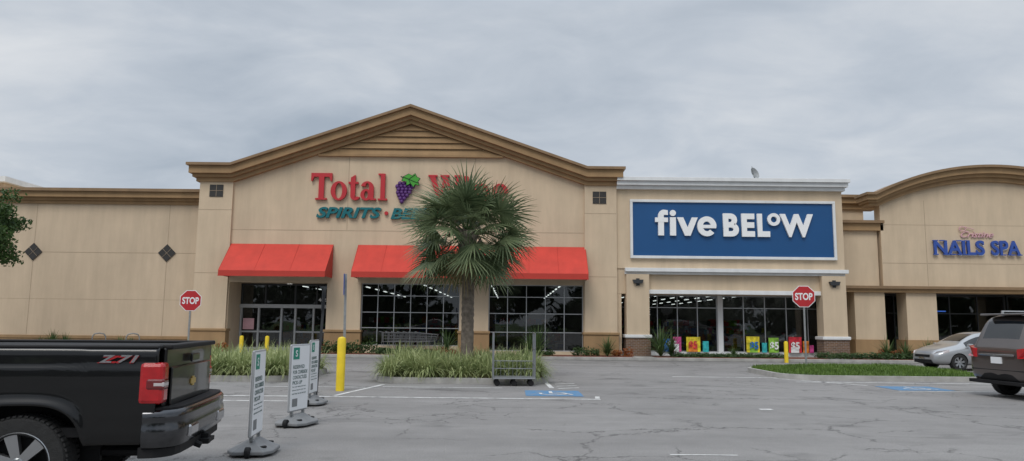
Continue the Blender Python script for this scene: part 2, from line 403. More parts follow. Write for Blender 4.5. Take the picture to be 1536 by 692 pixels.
# ------------------------------------------------------------------ palm
def palm(x, y):
    e = empty('cabbage_palm_tree', (x, y, 0))
    t = MB(); prof = []; H = 4.4
    nn_ = 50
    for i in range(nn_):
        z = .1 + i*(H-.1)/(nn_-1)
        r = .185 + .08*math.exp(-(z-.1)*3.5) + .010*math.sin(z*38) + R.uniform(-.006, .006) + (.05*min(1, (z-3.5)*2) if z > 3.5 else 0)
        prof.append((r, z))
    t.lathe(prof, (0, 0, 0), 'z', 18); t.obj('trunk', 'trunk', e, smooth=True, angle=80)
    bo = MB()
    for i in range(54):
        az = R.uniform(0, 6.28); z = R.uniform(3.2, 4.3)
        a = Vector((.19*math.cos(az), .19*math.sin(az), z)); bb = a + Vector((math.cos(az)*.18, math.sin(az)*.18, R.uniform(.18, .34)))
        bo.rod(a, bb, .04, 5, 0, .02)
    bo.obj('leaf_boots', 'trunk', e)
    f = MB(); pet = MB()
    c = Vector((-.05, 0, 4.35))
    NL = 84
    for i in range(NL):
        u = (i+.5)/NL
        el = rad(86 - 140*u**.95) + R.uniform(-.14, .14)
        az = i*2.39996 + R.uniform(-.25, .25)
        d = Vector((math.cos(az)*math.cos(el), math.sin(az)*math.cos(el), math.sin(el)))
        pl = R.uniform(1.0, 1.5)*(.80 if el > rad(50) else 1.0)*(.85 if el < rad(-35) else 1)
        st = c + Vector((0, 0, R.uniform(-.3, .12)))
        mid = st + d*pl*.5 + Vector((0, 0, .06)); p1 = st + d*pl + Vector((0, 0, -.10))
        dead = (el < rad(-42) and R.random() < .3)
        pet.rod(st, mid, .018, 5, 0, .014); pet.rod(mid, p1, .014, 5, 0, .011)
        d2 = (p1 - mid).normalized()
        s = Vector((-math.sin(az), math.cos(az), 0)); roll = R.uniform(-.9, .9)
        n = s.cross(d2).normalized(); s2 = (s*math.cos(roll) + n*math.sin(roll)).normalized()
        n2 = s2.cross(d2)
        ns = 26; LL = R.uniform(.95, 1.25)
        for k in range(ns):
            ph = rad(-112 + 224*k/(ns-1)) + R.uniform(-.04, .04)
            dd = (d2*math.cos(ph) + s2*math.sin(ph) + n2*(.2*abs(math.sin(ph)))).normalized()
            wv = (-d2*math.sin(ph) + s2*math.cos(ph)).normalized()
            L_ = LL*(.60 + .40*math.cos(ph*.66))*R.uniform(.88, 1.08)
            q = Vector(p1); vs = []; SG = 5; dr = R.uniform(.15, .55)
            for j in range(SG+1):
                tt = j/SG
                w = (.012 + .021*min(1, tt*3.0))*(1 - .94*tt**1.5)
                vs += [q - wv*w, q + wv*w]
                q = q + dd*(L_/SG); dd = (dd + Vector((0, 0, -(.03 + dr*tt*tt)))).normalized()
            f.add(vs, [(2*j, 2*j+1, 2*j+3, 2*j+2) for j in range(SG)], 1 if dead else 0)
    f.obj('fronds', ['palm', 'palmdead'], e, recalc=False)
    pet.obj('petioles', 'spiky', e)
palm(-1.3, 22.3)

def leafcloud(name, blobs, size, material, parent=None):
    b = MB()
    for (cx, cy, cz), (rx, ry, rz), n in blobs:
        for i in range(n):
            v = Vector((R.gauss(0, 1), R.gauss(0, 1), R.gauss(0, 1))).normalized()*(R.random()**.4)
            wob = 1 + .22*math.sin(v.x*5 + cx*3) * math.cos(v.z*6 + cy)
            p = Vector((cx + v.x*rx*wob, cy + v.y*ry*wob, cz + v.z*rz*wob))
            a = Vector((R.gauss(0, 1), R.gauss(0, 1), R.gauss(0, 1))).normalized(); c = a.orthogonal().normalized()
            s = size*R.uniform(.6, 1.3)
            b.add([p - a*s, p + c*s*.45, p + a*s, p - c*s*.45], [(0,1,2,3)])
    return b.obj(name, material, parent, recalc=False)

def hedge(x0, x1, y, h, w=.5, material='shrub', name='hedge'):
    n = max(2, int((x1-x0)/.32)); bl = []
    for i in range(n):
        x = x0 + (i+.5)*(x1-x0)/n + R.uniform(-.08, .08)
        bl.append(((x, y + R.uniform(-.1, .1), .12+h*.45), (.28, w*.5, h*.55*R.uniform(.65, 1.25)), 240))
    leafcloud(name, bl, .055, material)
def spiky(x, y, h, n=70, name='spiky_plant', w=.045, material='spiky'):
    b = MB()
    for i in range(n):
        az = R.uniform(0, 6.28); le = R.uniform(.05, 1.15)
        b.blade((x, y, .14 + R.uniform(0, .2*h)), az, le, h*R.uniform(.7, 1.1), w, R.uniform(.5, 1.3), 5)
    b.obj(name, material, recalc=False)
hedge(-8.7, -6.3, 34.9, .62); hedge(-6.2, -3.6, 34.6, .35); hedge(2.9, 4.15, 34.8, .48)
hedge(4.7, 5.6, 34.8, .42, .4, 'croton', 'croton_shrub')
hedge(-13.9, -13.2, 34.9, .5, .4, 'croton', 'croton_shrub'); hedge(-9.2, -8.7, 34.9, .5, .4, 'croton', 'croton_shrub')
hedge(.5, 2.0, 34.7, .32); hedge(7.5, 12.6, 34.7, .24); hedge(14.2, 20.6, 34.6, .36); hedge(17.2, 19.2, 35.1, .55, .4, 'croton', 'croton_shrub'); hedge(-4.0, -2.6, 34.8, .34, .4, 'croton', 'croton_shrub')
spiky(-3.0, 34.9, 1.2); spiky(1.25, 34.8, 1.3, 120); spiky(.9, 34.9, 1.0); spiky(4.5, 34.8, .95, 90); spiky(7.0, 34.9, 1.4, 130); spiky(7.5, 35.0, 1.1)
spiky(-21.4, 34.9, .85, 150); spiky(-20.8, 34.9, .75, 120); spiky(-22.0, 34.9, .6, 90); spiky(-18.2, 34.9, .7, 110); spiky(-17.7, 34.9, .6, 90); spiky(-24.6, 34.9, .8, 110); spiky(17.6, 35, 1.0); spiky(18.4, 34.9, .9); spiky(19.5, 35, .9); spiky(20.1, 35, .8)
spiky(10.4, 34.9, .5); spiky(-8.0, 34.7, .6); spiky(-5.2, 34.6, .5)
for x in (-19.5, -17.9):
    b = MB(); pts = [(-.28, .14), (-.28, .8), (-.2, .93), (0, .97), (.2, .93), (.28, .8), (.28, .14)]
    for (a, c), (d, e_) in zip(pts, pts[1:]): b.rod((a, 0, c), (d, 0, e_), .03, 8)
    b.obj('bicycle_rack', 'galv', None, smooth=True, loc=(x, 35.4, 0), rot=(0, 0, rad(25)))

# tree at far left (crown reaches into the frame)
te = empty('shade_tree', (-23.3, 30, 0)); tb = MB()
tb.rod((0,0,0), (0,0,2.2), .2, 10, 0, .16); tb.rod((0,0,2.2), (.1,0,4.2), .16, 8, 0, .1)
for a in range(9):
    az = a*.8; tb.rod((0,0,2.2+a*.22), (1.9*math.cos(az), 1.9*math.sin(az), 4.2+a*.22), .07, 6, 0, .02)
tb.obj('trunk', 'bark', te)
bl = []
for i in range(60):
    az = R.uniform(0, 6.28); r = R.uniform(.4, 2.75); z = R.uniform(3.9, 6.7)
    bl.append(((r*math.cos(az), r*math.sin(az), z), (.55, .55, .4), 170))
for z in (4.1, 4.6, 5.0, 5.5, 6.0):
    for q in (2.3, 2.8): bl.append(((q + R.uniform(-.2, .15), R.uniform(-.4, .4), z), (.45, .5, .34), 190))
leafcloud('crown', bl, .085, 'tree', te)

# unseen tree row added behind the viewpoint to darken the shop glass reflections
bl = []
for i in range(120):
    bl.append(((R.uniform(-110, 110), -62 + R.uniform(-4, 4), R.uniform(2, 8)), (5, 3, 3.6), 190))
leafcloud('unseen_reflected_trees', bl, .95, 'fartree')
# ------------------------------------------------------------------ buildings
SY = 36.0
def groove(mb, x0, x1, z0, z1, y): mb.box(x0, x1, y-.004, y+.01, z0, z1)

def interior(parent, x0, x1, yf, yb, ceil, topz, nl, lw=.04):
    b = MB()
    b.box(x0, x1, yf, yb, ceil, topz, 2)
    b.box(x0, x0+.25, yf, yb, .14, ceil-.003, 1); b.box(x1-.25, x1, yf, yb, .14, ceil-.003, 1)
    b.box(x0+.255, x1-.255, yb-.3, yb, .15, ceil-.003, 1)
    b.box(x0+.26, x1-.26, yf+.2, yb-.31, .12, .16, 0)
    b.obj('interior_shell', ['intfloor', 'intwall', 'intceil'], parent)
    s = MB()
    for i in range(nl):
        x = x0 + (i+.5)*(x1-x0)/nl
        y = yf + 2
        while y < yb - 3:
            s.box(x-lw, x+lw, y, y+1.2, ceil-.07, ceil-.03); y += 3.2
    s.obj('ceiling_light_strips', 'strip', parent)
    sh = MB(); cols = ['intwall', 'pr', 'po', 'pb', 'pg', 'dark', 'white']
    y = yf + 4
    while y < yb - 2:
        x = x0 + 1
        while x < x1 - 2.5:
            for lv in range(4):
                xx = x
                while xx < x + 1.9:
                    w = R.uniform(.1, .4); sh.box(xx, xx+w*.95, y, y+.4, .25+lv*.45, .25+lv*.45+R.uniform(.2, .38), R.choice([0,0,0,5,1,2,3,4,6])); xx += w
            x += 3.0
        y += 4.2
    sh.obj('shelving', cols, parent)

def glazing(parent, x0, x1, z0, z1, y, xs, zs, frame='alum', fw=.06):
    b = MB(); b.box(x0, x1, y, y+.012, z0, z1); b.obj('window_glass', 'glass', parent)
    m = MB()
    m.box(x0, x0+fw, y-.06, y+.06, z0, z1); m.box(x1-fw, x1, y-.06, y+.06, z0, z1)
    m.box(x0+fw, x1-fw, y-.058, y+.058, z0, z0+fw); m.box(x0+fw, x1-fw, y-.058, y+.058, z1-fw, z1)
    for i in range(1, xs):
        x = x0 + (x1-x0)*i/xs; m.box(x-fw*.4, x+fw*.4, y-.05, y+.05, z0+fw, z1-fw)
    for z in zs: m.box(x0+fw, x1-fw, y-.045, y+.045, z-fw*.4, z+fw*.4)
    m.obj('window_frame', frame, parent)

# ---- wine & spirits store
W = empty('liquor_store_building')
pk = (-5.05, 12.28); EV = 9.26
path = [(-15.9, EV), (-13.75, EV), pk, (3.65, EV), (5.5, EV)]
w = MB()
top = [(-15.3, EV-.6), (-13.7, EV-.6), (pk[0], pk[1]-.6), (3.6, EV-.6), (5.1, EV-.6)]
w.prism([(-15.3, 3.5)] + top + [(5.1, 3.5)], SY, SY+.5)
for a, b in ((-15.3, -13.7), (-8.95, -7.3), (-2.5, -1.1), (3.5, 5.1)): w.box(a, b, SY+.001, SY+.5, .14, 3.499)
w.box(-7.299, -2.501, SY+.03, SY+.45, .14, .5); w.box(-1.099, 3.499, SY+.03, SY+.45, .14, .3)
w.box(-15.3, -15.0, SY+.51, 60, .14, 8.0); w.box(4.8, 5.1, SY+.51, 60, .14, 8.0)
w.obj('front_wall', 'stucco', W)
pz = MB()
pz.box(-15.38, -13.75, SY-.14, SY-.001, .14, EV-.7); pz.box(3.55, 5.12, SY-.14, SY-.001, .14, EV-.7)
pz.obj('pilasters', 'stucco', W)
ww = MB()
for a, b, yy in ((-15.44, -13.69, SY-.20), (3.49, 5.18, SY-.20), (-9.0, -7.25, SY-.08), (-2.55, -1.05, SY-.08)):
    ww.box(a, b, yy, SY+.3, .14, 1.12); ww.box(a-.04, b+.04, yy-.05, SY+.33, 1.125, 1.24)
ww.obj('wainscot', 'trim', W, bevel=.015)
rt = MB(); rt.box(-13.9, -13.705, SY+.501, 37.9, .14, 3.6); rt.box(-8.945, -8.75, SY+.501, 37.9, .14, 3.6); rt.box(-13.7, -8.95, SY+.502, 37.95, 3.52, 3.7)
rt.obj('entrance_recess', 'stucco2', W)
def band(mb, path, a, b, inset, y0, y1, mi):
    P = [list(q) for q in path]; P[0][0] += inset; P[-1][0] -= inset
    mb.prism([(x, z-a) for x, z in P] + [(x, z-b) for x, z in reversed(P)], y0, y1, mi)
cn = MB()
band(cn, path, 0, .13, 0, SY-.72, SY+.6, 1)
band(cn, path, .133, .50, .10, SY-.58, SY+.55, 0)
band(cn, path, .503, .66, .22, SY-.40, SY+.52, 0)
band(cn, path, .663, .86, .36, SY-.24, SY+.51, 0)
cn.obj('cornice', ['trim', 'trimcap'], W)
lv = MB(); zb = 9.86; sl = (pk[1]-EV)/8.7; n = 5; hh = (pk[1]-.88-zb)/n
for i in range(n):
    z0 = zb + i*hh; z1 = z0 + hh - .03
    def hw(z): return (pk[1] - .88 - z)/sl
    a0 = max(.05, hw(z0)); a1 = max(.02, hw(z1))
    lv.add([(pk[0]-a0, SY-.15, z0), (pk[0]+a0, SY-.15, z0), (pk[0]+a1, SY-.05, z1), (pk[0]-a1, SY-.05, z1),
            (pk[0]-a0, SY-.002, z0), (pk[0]+a0, SY-.002, z0), (pk[0]+a1, SY-.002, z1), (pk[0]-a1, SY-.002, z1)],
           [(0,1,2,3),(0,4,5,1),(3,2,6,7),(0,3,7,4),(1,5,6,2)])
lv.box(pk[0]-(pk[1]-.88-zb)/sl-.15, pk[0]+(pk[1]-.88-zb)/sl+.15, SY-.19, SY-.003, zb-.11, zb-.01)
lv.obj('gable_louvres', 'trim', W, recalc=True)
gr = MB()
groove(gr, -13.74, 3.54, 6.04, 6.07, SY); groove(gr, -8.115, -8.085, 6.09, 9.74, SY); groove(gr, -1.855, -1.825, 6.09, 9.74, SY)
groove(gr, -15.38, -13.75, 7.0, 7.025, SY-.141); groove(gr, 3.55, 5.1, 7.0, 7.025, SY-.141)
groove(gr, -15.38, -13.75, 3.9, 3.925, SY-.141); groove(gr, 3.55, 5.1, 3.9, 3.925, SY-.141)
gr.obj('wall_joints', 'joint', W)
vt = MB()
for x, z in ((-14.55, 7.95), (4.28, 7.80)):
    vt.box(x-.33, x+.33, SY-.17, SY-.145, z-.3, z+.3, 0); vt.box(x-.008, x+.008, SY-.18, SY-.172, z-.3, z+.3, 1); vt.box(x-.33, x+.33, SY-.19, SY-.182, z-.008, z+.008, 1)
vt.obj('wall_vents', ['vent', 'joint'], W)
for a, b in ((-13.72, -8.72), (-7.5, 3.6)):
    e = empty('awning'); m = MB(); y1 = 34.55
    zt, zb1, zb2 = 5.36, 3.96, 3.72
    m.add([(a, SY-.01, zt), (b, SY-.01, zt), (b, y1, zb1), (a, y1, zb1)], [(0,1,2,3)], 0)
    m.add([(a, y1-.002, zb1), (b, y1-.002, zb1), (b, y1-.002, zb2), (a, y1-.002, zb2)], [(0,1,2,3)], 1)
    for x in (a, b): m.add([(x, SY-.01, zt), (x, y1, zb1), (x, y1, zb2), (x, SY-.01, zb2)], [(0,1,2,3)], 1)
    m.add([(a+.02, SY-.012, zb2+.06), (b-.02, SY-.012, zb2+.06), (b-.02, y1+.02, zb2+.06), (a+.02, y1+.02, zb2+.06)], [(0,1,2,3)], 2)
    m.box(a, b, y1-.03, y1-.003, zb2-.03, zb2+.02, 1)
    m.obj('canvas', ['awning', 'awning2', 'dark'], e, recalc=False)
    s = MB(); k = int((b-a)/1.3)
    for i in range(k+1):
        x = a + (b-a)*i/k; s.rod((x, SY-.03, zt+.002), (x, y1, zb1+.002), .007, 5)
    s.obj('ribs', 'awning2', e)
    e.parent = W
glazing(W, -7.3, -2.5, .5, 3.5, SY+.25, 6, (1.35, 2.1, 2.9), 'alum', .045)
glazing(W, -1.1, 3.5, .3, 3.5, SY+.25, 5, (1.2, 2.1, 2.9), 'alum', .045)
gl = MB(); gl.box(-13.7, -8.95, 37.70, 37.712, .15, 3.5); gl.obj('entrance_glass', 'glass', W)
fr = MB()
for x in (-13.66, -12.45, -10.95, -9.85, -9.0): fr.box(x-.03, x+.03, 37.6, 37.76, 2.42, 3.5, 1)
fr.box(-13.7, -8.95, 37.61, 37.75, 3.42, 3.5, 1)
fr.box(-13.7, -8.95, 37.5, 37.8, 2.28, 2.46, 2)
for x in (-13.64, -12.75, -11.6, -10.9, -9.98, -9.0): fr.box(x-.045, x+.045, 37.58, 37.74, .15, 2.279, 2)
fr.box(-13.7, -8.95, 37.59, 37.73, .15, .32, 2)
fr.box(-13.7, -11.6, 37.6, 37.72, 1.05, 1.13, 2); fr.box(-10.9, -8.95, 37.6, 37.72, 1.05, 1.13, 2)
fr.obj('entrance_frame', ['alum', 'dark', mat('door_frame_grey', (.42, .43, .44), .5, .05)], W)
ps = MB(); ps.box(-13.5, -12.95, 37.55, 37.57, 1.2, 1.75); ps.obj('door_poster', 'pink', W)
text('street_number', '4625', -9.75, -9.25, 2.62, 2.8, 37.59, 'letterw', W, .01, .02)
interior(W, -15.0, 4.8, SY+1.9, 66, 3.85, 7.8, 5)
rf = MB(); rf.box(-15.0, 4.8, SY+.52, SY+1.88, 3.86, 7.8); rf.obj('roof_front', 'intceil', W)
# ---- serif channel letters
def glyphs(word, x0, scale, z0, y, sx=1.0):
    mb = MB(); cur = [x0]; k = [0]
    def P(pts):
        k[0] += 1; d = .16 + .0012*(k[0] % 40)
        mb.prism([(cur[0] + a*scale*sx, z0 + b*scale) for a, b in pts], y-d, y-.02)
    def box(a, b, c, d): P([(a, c), (b, c), (b, d), (a, d)])
    def ring(cx, cz, rx, rz, ix, iz, a0=0, a1=360, n=28):
        k[0] += 1; d = .16 + .0012*(k[0] % 40)
        mb.ring(cur[0]+cx*scale*sx, z0+cz*scale, rx*scale*sx, rz*scale, ix*scale*sx, iz*scale, a0, a1, y-d, y-.02, n)
    for ch in word:
        if ch == 'T':
            box(0, .88, .86, 1); box(.33, .55, .06, .86); box(.2, .68, 0, .06); P([(0, .86), (0, .7), (.05, .7), (.12, .86)]); P([(.88, .86), (.88, .7), (.83, .7), (.76, .86)]); adv = .84
        elif ch == 'o': ring(.34, .34, .34, .36, .15, .29); adv = .74
        elif ch == 't':
            box(.1, .29, .14, .84); box(0, .42, .61, .68); ring(.30, .15, .20, .16, .02, .07, 180, 345, 14); P([(.1, .84), (.29, .84), (.29, .94)]); adv = .52
        elif ch == 'a':
            ring(.24, .2, .24, .215, .08, .14); box(.36, .55, .06, .5); ring(.28, .47, .27, .235, .08, .17, 0, 165, 16); P([(.4, .0), (.66, 0), (.66, .06), (.4, .06)]); adv = .74
        elif ch == 'l': box(.1, .29, .06, 1); box(0, .39, 0, .06); P([(0, .94), (.1, .94), (.1, 1), (0, 1)]); adv = .42
        elif ch == 'W':
            P([(.06, .94), (.28, .94), (.51, .22), (.40, 0)]); P([(.40, 0), (.50, .0), (.75, .94), (.63, .94)])
            P([(.54, .94), (.77, .94), (.99, .22), (.88, 0)]); P([(.88, 0), (.98, 0), (1.25, .94), (1.15, .94)])
            box(0, .36, .94, 1); box(.48, .84, .94, 1); box(1.04, 1.34, .94, 1); adv = 1.32
        elif ch == 'i': box(.1, .29, .06, .62); box(0, .39, 0, .06); box(0, .29, .62, .68); ring(.19, .87, .11, .11, .001, .001); adv = .42
        elif ch == 'n':
            box(.1, .29, .06, .62); box(0, .38, 0, .06); box(0, .29, .62, .68); ring(.40, .42, .27, .27, .08, .18, 0, 150, 16); box(.48, .67, .06, .42); box(.42, .76, 0, .06); adv = .8
        elif ch == 'e':
            ring(.33, .34, .33, .36, .14, .29, 0, 318, 26); box(.12, .64, .33, .39); adv = .72
        cur[0] += adv*scale*sx
    return mb, cur[0]
def place_word(name, word, x0, x1, z0, h, y):
    mb, end = glyphs(word, 0, h, z0, y); f = (x1-x0)/end
    mb.v = [(x0 + v[0]*f, v[1], v[2]) for v in mb.v]
    mb.obj(name, 'letterr', W)
place_word('sign_word_total', 'Total', -9.92, -6.12, 7.56, 1.33, SY)
place_word('sign_word_wine', 'Wine', -4.15, -.12, 7.52, 1.33, SY)
text('sign_word_spirits', 'SPIRITS', -9.6, -6.42, 6.66, 7.2, SY-.02, 'teal', W, .14, .03, .25)
text('sign_word_beer', 'BEER', -5.95, -3.95, 6.64, 7.18, SY-.02, 'teal', W, .14, .03, .25)
text('sign_word_more', 'MORE', -3.35, -1.3, 6.63, 7.17, SY-.02, 'teal', W, .14, .03, .25)
gp = MB()
gp.lathe([(0.001, -.12), (.09, -.12), (.1, -.02)], (-6.18, SY, 6.93), 'y', 14); gp.lathe([(0.001, -.12), (.09, -.12), (.1, -.02)], (-3.65, SY, 6.9), 'y', 14)
gp.obj('sign_dots', 'letterr', W)
gb = MB()
rows = [4, 5, 4, 4, 3, 2, 1]
for j, c in enumerate(rows):
    for i in range(c):
        x = -5.26 + (i-(c-1)/2)*.19 - j*.03; z = 8.42 - j*.15
        gb.lathe([(.001, -.2), (.06, -.19), (.100, -.14), (.113, -.08), (.10, -.01)], (x, SY - .004*((i+j) % 3), z), 'y', 14)
gb.obj('grape_cluster', 'purple', W, smooth=True)
lf = MB()
lp = [(-5.35, 8.72), (-5.1, 8.86), (-4.95, 8.78), (-4.8, 8.88), (-4.72, 8.72), (-4.56, 8.64), (-4.66, 8.5), (-4.6, 8.3), (-4.78, 8.36), (-4.86, 8.22), (-5.0, 8.4), (-5.2, 8.3), (-5.2, 8.5), (-5.42, 8.52)]
lf.prism([(-4.97 + (a+4.97)*1.1, 8.55+(b-8.55)*1.1) for a, b in lp], SY-.24, SY-.215, 1); lf.prism(lp, SY-.27, SY-.243, 0)
for a, b in (((-5.4, 8.72), (-4.65, 8.42)), ((-5.1, 8.6), (-4.8, 8.82)), ((-5.1, 8.6), (-5.0, 8.36))): lf.rod((a[0], SY-.275, a[1]), (b[0], SY-.275, b[1]), .018, 5, 1)
lf.rod((-5.5, SY-.2, 8.75), (-5.25, SY-.2, 8.6), .03, 6, 1)
lf.obj('grape_leaf', ['leafgreen', 'leafdark'], W)

# ---- left wing
Lw = empty('retail_wing_building'); LY = 37.0
b = MB(); b.box(-62, -15.45, LY, LY+20, .14, 7.9); b.obj('wall', 'stucco2', Lw)
b = MB()
for z0, z1, y, mi in ((7.98, 8.13, LY-.55, 1), (7.70, 7.977, LY-.42, 0), (7.56, 7.697, LY-.22, 0), (7.40, 7.557, LY-.1, 0)): b.box(-62, -15.39, y, LY+.6, z0, z1, mi)
b.box(-62, -15.45, LY-.06, LY-.001, .14, .68, 0); b.box(-62, -15.45, LY-.10, LY-.002, .683, .82, 0)
b.obj('cornice_and_plinth', ['trim', 'trimcap'], Lw)
b = MB(); groove(b, -62, -15.45, 4.93, 4.96, LY)
for x in (-17.3, -24.0, -30.7, -37.4): groove(b, x-.015, x+.015, .83, 4.92, LY); groove(b, x-.015, x+.015, 4.98, 7.39, LY)
groove(b, -62, -15.45, 2.6, 2.615, LY)
b.obj('wall_joints', 'joint', Lw)
b = MB()
for x in (-17.3, -24.0, -30.7): 
    r = .44; b.prism([(x-r, 4.95), (x, 4.95+r), (x+r, 4.95), (x, 4.95-r)], LY-.05, LY-.008, 0)
    b.rod((x-r*.5, LY-.056, 4.95+r*.5), (x+r*.5, LY-.056, 4.95-r*.5), .008, 4, 1); b.rod((x-r*.5, LY-.056, 4.95-r*.5), (x+r*.5, LY-.056, 4.95+r*.5), .008, 4, 1)
b.obj('diamond_tiles', ['vent', 'joint'], Lw)
b = MB(); b.box(-45, -27.9, LY+3, LY+16, 7.9, 9.0, 0); b.box(-45.3, -27.6, LY+2.6, LY+16.3, 9.003, 9.3, 1); b.obj('raised_roof', ['stucco2', 'white'], Lw)

# ---- discount store (white cornice, blue sign panel)
F = empty('discount_store_building')
b = MB()
b.box(5.13, 16.25, SY, SY+1.2, 4.35, 8.25); b.box(5.13, 16.25, SY+.05, SY+1.2, 3.12, 4.349)
b.box(5.11, 5.35, SY+.06, 37.9, .14, 3.119); b.box(16.0, 16.2, SY+.8, 60, .14, 8.2)
b.obj('upper_wall', 'stucco', F)
b = MB()
for z0, z1, y in ((8.62, 8.80, SY-.5), (8.42, 8.617, SY-.38), (8.25, 8.417, SY-.2)): b.box(5.12, 16.25+(SY-y)*.5, y, SY+1.4, z0, z1)
b.box(5.5, 16.3, SY-.32, SY-.003, 4.18, 4.36); b.box(5.5, 16.2, SY-.14, SY-.002, 4.06, 4.177)
b.box(6.65, 15.0, SY-.10, SY+.04, 3.12, 3.32)
x0, x1, z0, z1 = 5.78, 15.85, 4.84, 7.74
b.box(x0, x1, SY-.16, SY-.004, z0, z0+.13); b.box(x0, x1, SY-.16, SY-.004, z1-.13, z1); b.box(x0, x0+.13, SY-.158, SY-.005, z0+.132, z1-.132); b.box(x1-.13, x1, SY-.158, SY-.005, z0+.132, z1-.132)
b.obj('white_mouldings', 'white', F, bevel=.012)
b = MB(); b.box(x0+.132, x1-.132, SY-.08, SY-.006, z0+.132, z1-.132); b.obj('sign_panel', 'blue', F)
# heavy sans letters: f i v e
b = MB(); YL = SY-.09
def LP(pts, k): b.prism(pts, YL-.12-.002*k, YL)
LP([(7.14, 5.96), (7.42, 5.96), (7.42, 6.9), (7.14, 6.9)], 0)
b.ring(7.42, 6.9, .28, .33, .001, .08, 75, 180, YL-.122, YL, 12)
LP([(7.42, 7.23), (7.62, 7.20), (7.62, 6.97), (7.42, 6.98)], 2); LP([(6.99, 6.62), (7.62, 6.62), (7.62, 6.84), (6.99, 6.84)], 3)
LP([(7.72, 5.96), (8.01, 5.96), (8.01, 6.86), (7.72, 6.86)], 0); b.lathe([(.001, -.12), (.15, -.12), (.15, 0)], (7.865, YL, 7.07), 'y', 20)
LP([(8.06, 6.86), (8.37, 6.86), (8.58, 6.36), (8.79, 6.86), (9.08, 6.86), (8.71, 5.96), (8.44, 5.96)], 1)
b.ring(9.52, 6.43, .47, .49, .20, .24, 8, 318, YL-.12, YL, 30); LP([(9.28, 6.34), (9.97, 6.34), (9.985, 6.5), (9.28, 6.5)], 2)
b.obj('sign_word_five', 'letterw', F)
text('sign_word_b', 'B', 10.32, 11.08, 5.94, 7.08, YL, 'letterw', F, .12, .045)
text('sign_word_e', 'E', 11.22, 11.86, 5.94, 7.08, YL, 'letterw', F, .12, .05)
text('sign_word_l', 'L', 11.99, 12.6, 5.94, 7.08, YL, 'letterw', F, .12, .05)
text('sign_word_w', 'W', 13.1, 14.72, 5.94, 7.08, YL, 'letterw', F, .12, .04)
b = MB(); b.ring(12.80, 6.80, .31, .31, .15, .15, 0, 360, YL-.125, YL, 28); b.obj('sign_letter_o', 'letterw', F)
for a, c in ((5.55, 6.65), (15.0, 16.15)):
    b = MB(); b.box(a, c, SY-.26, SY+.5, 1.16, 4.055); b.obj('pillar', 'stucco', F)
    b = MB(); b.box(a-.1, c+.1, SY-.36, SY+.6, 1.0, 1.155); b.obj('pillar_cap', 'white', F, bevel=.03)
    b = MB(); b.box(a-.04, c+.04, SY-.30, SY+.54, .14, .998); b.obj('pillar_base', 'brick', F)
    xm = (a+c)/2
    b = MB(); b.prism([(xm-.2, 3.6), (xm-.26, 3.78), (xm+.26, 3.78), (xm+.2, 3.6)], SY-.42, SY-.265); b.box(xm-.08, xm+.08, SY-.3, SY-.262, 3.5, 3.85); b.obj('wall_sconce', 'dark', F)
glazing(F, 5.35, 10.38, .3, 3.12, 37.5, 5, (2.5,), 'alum', .05)
glazing(F, 10.62, 16.0, .3, 3.12, 37.5, 5, (2.5,), 'alum', .05)
b = MB(); b.box(10.38, 10.62, 37.35, 37.7, .14, 3.119); b.box(5.35, 10.379, 37.4, 37.6, .14, .3); b.box(10.621, 16.0, 37.4, 37.6, .14, .3); b.obj('storefront_post', 'white', F)
b = MB()
cols = ['pb', 'pp', 'py', 'pr', 'pg', 'po', 'letterw', 'pt']
PL = ((7.55, .5, 0, .95), (8.1, .4, 1, 1.05), (8.12, .25, 6, .7), (8.75, .7, 2, 1.05), (8.85, .45, 5, .75), (9.55, .3, 7, .85), (11.75, .65, 2, 1.1), (11.9, .4, 4, .8), (12.85, .5, 4, 1.05), (12.5, .25, 7, .8), (13.85, .65, 3, 1.1), (13.95, .4, 6, .6), (14.55, .3, 5, .9), (14.9, .2, 1, .7))
for x, wd, c, zz in PL:
    b.box(x, x+wd, 37.3-c*.012, 37.31-c*.012, .32, zz, c)
for i in range(46):
    x = R.uniform(6.8, 15.1); c = R.randrange(8); z = R.uniform(.35, 1.35); s_ = R.uniform(.08, .2)
    if abs(x-10.5) > .4: b.box(x, x+s_, 37.75+i*.02, 37.76+i*.02, z, z+s_*R.uniform(.8, 1.8), c)
b.obj('window_posters', cols, F)
for x, m_ in ((7.82, 'letterw'), (8.85, 'pr'), (11.9, 'pb'), (12.9, 'letterw'), (13.95, 'letterw'), (7.6, 'letterw')):
    if x > 7.7: text('poster_text', '$5', x, x+.42, .42, .85, 37.2, m_, F, .01, .03)
text('window_text', 'STYLE', 5.75, 7.0, 2.12, 2.42, 37.44, 'letterw', F, .01, .02)
interior(F, 5.36, 15.99, 37.9, 72, 3.62, 8.1, 6)
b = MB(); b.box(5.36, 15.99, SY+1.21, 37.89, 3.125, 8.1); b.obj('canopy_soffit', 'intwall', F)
d = empty('satellite_dish', (12.2, 36.6, 9.0)); b = MB()
b.rod((0,0,-.9), (0,0,.22), .035, 8); b.rod((0,0,.2), (-.3,-.25,.5), .02, 5)
b.lathe([(.001, 0), (.12, -.015), (.22, -.06), (.30, -.12)], (0, 0, .25), 'y', 20)
b.obj('dish', 'galv', d, smooth=True); d.rotation_euler = (rad(-20), 0, rad(35))

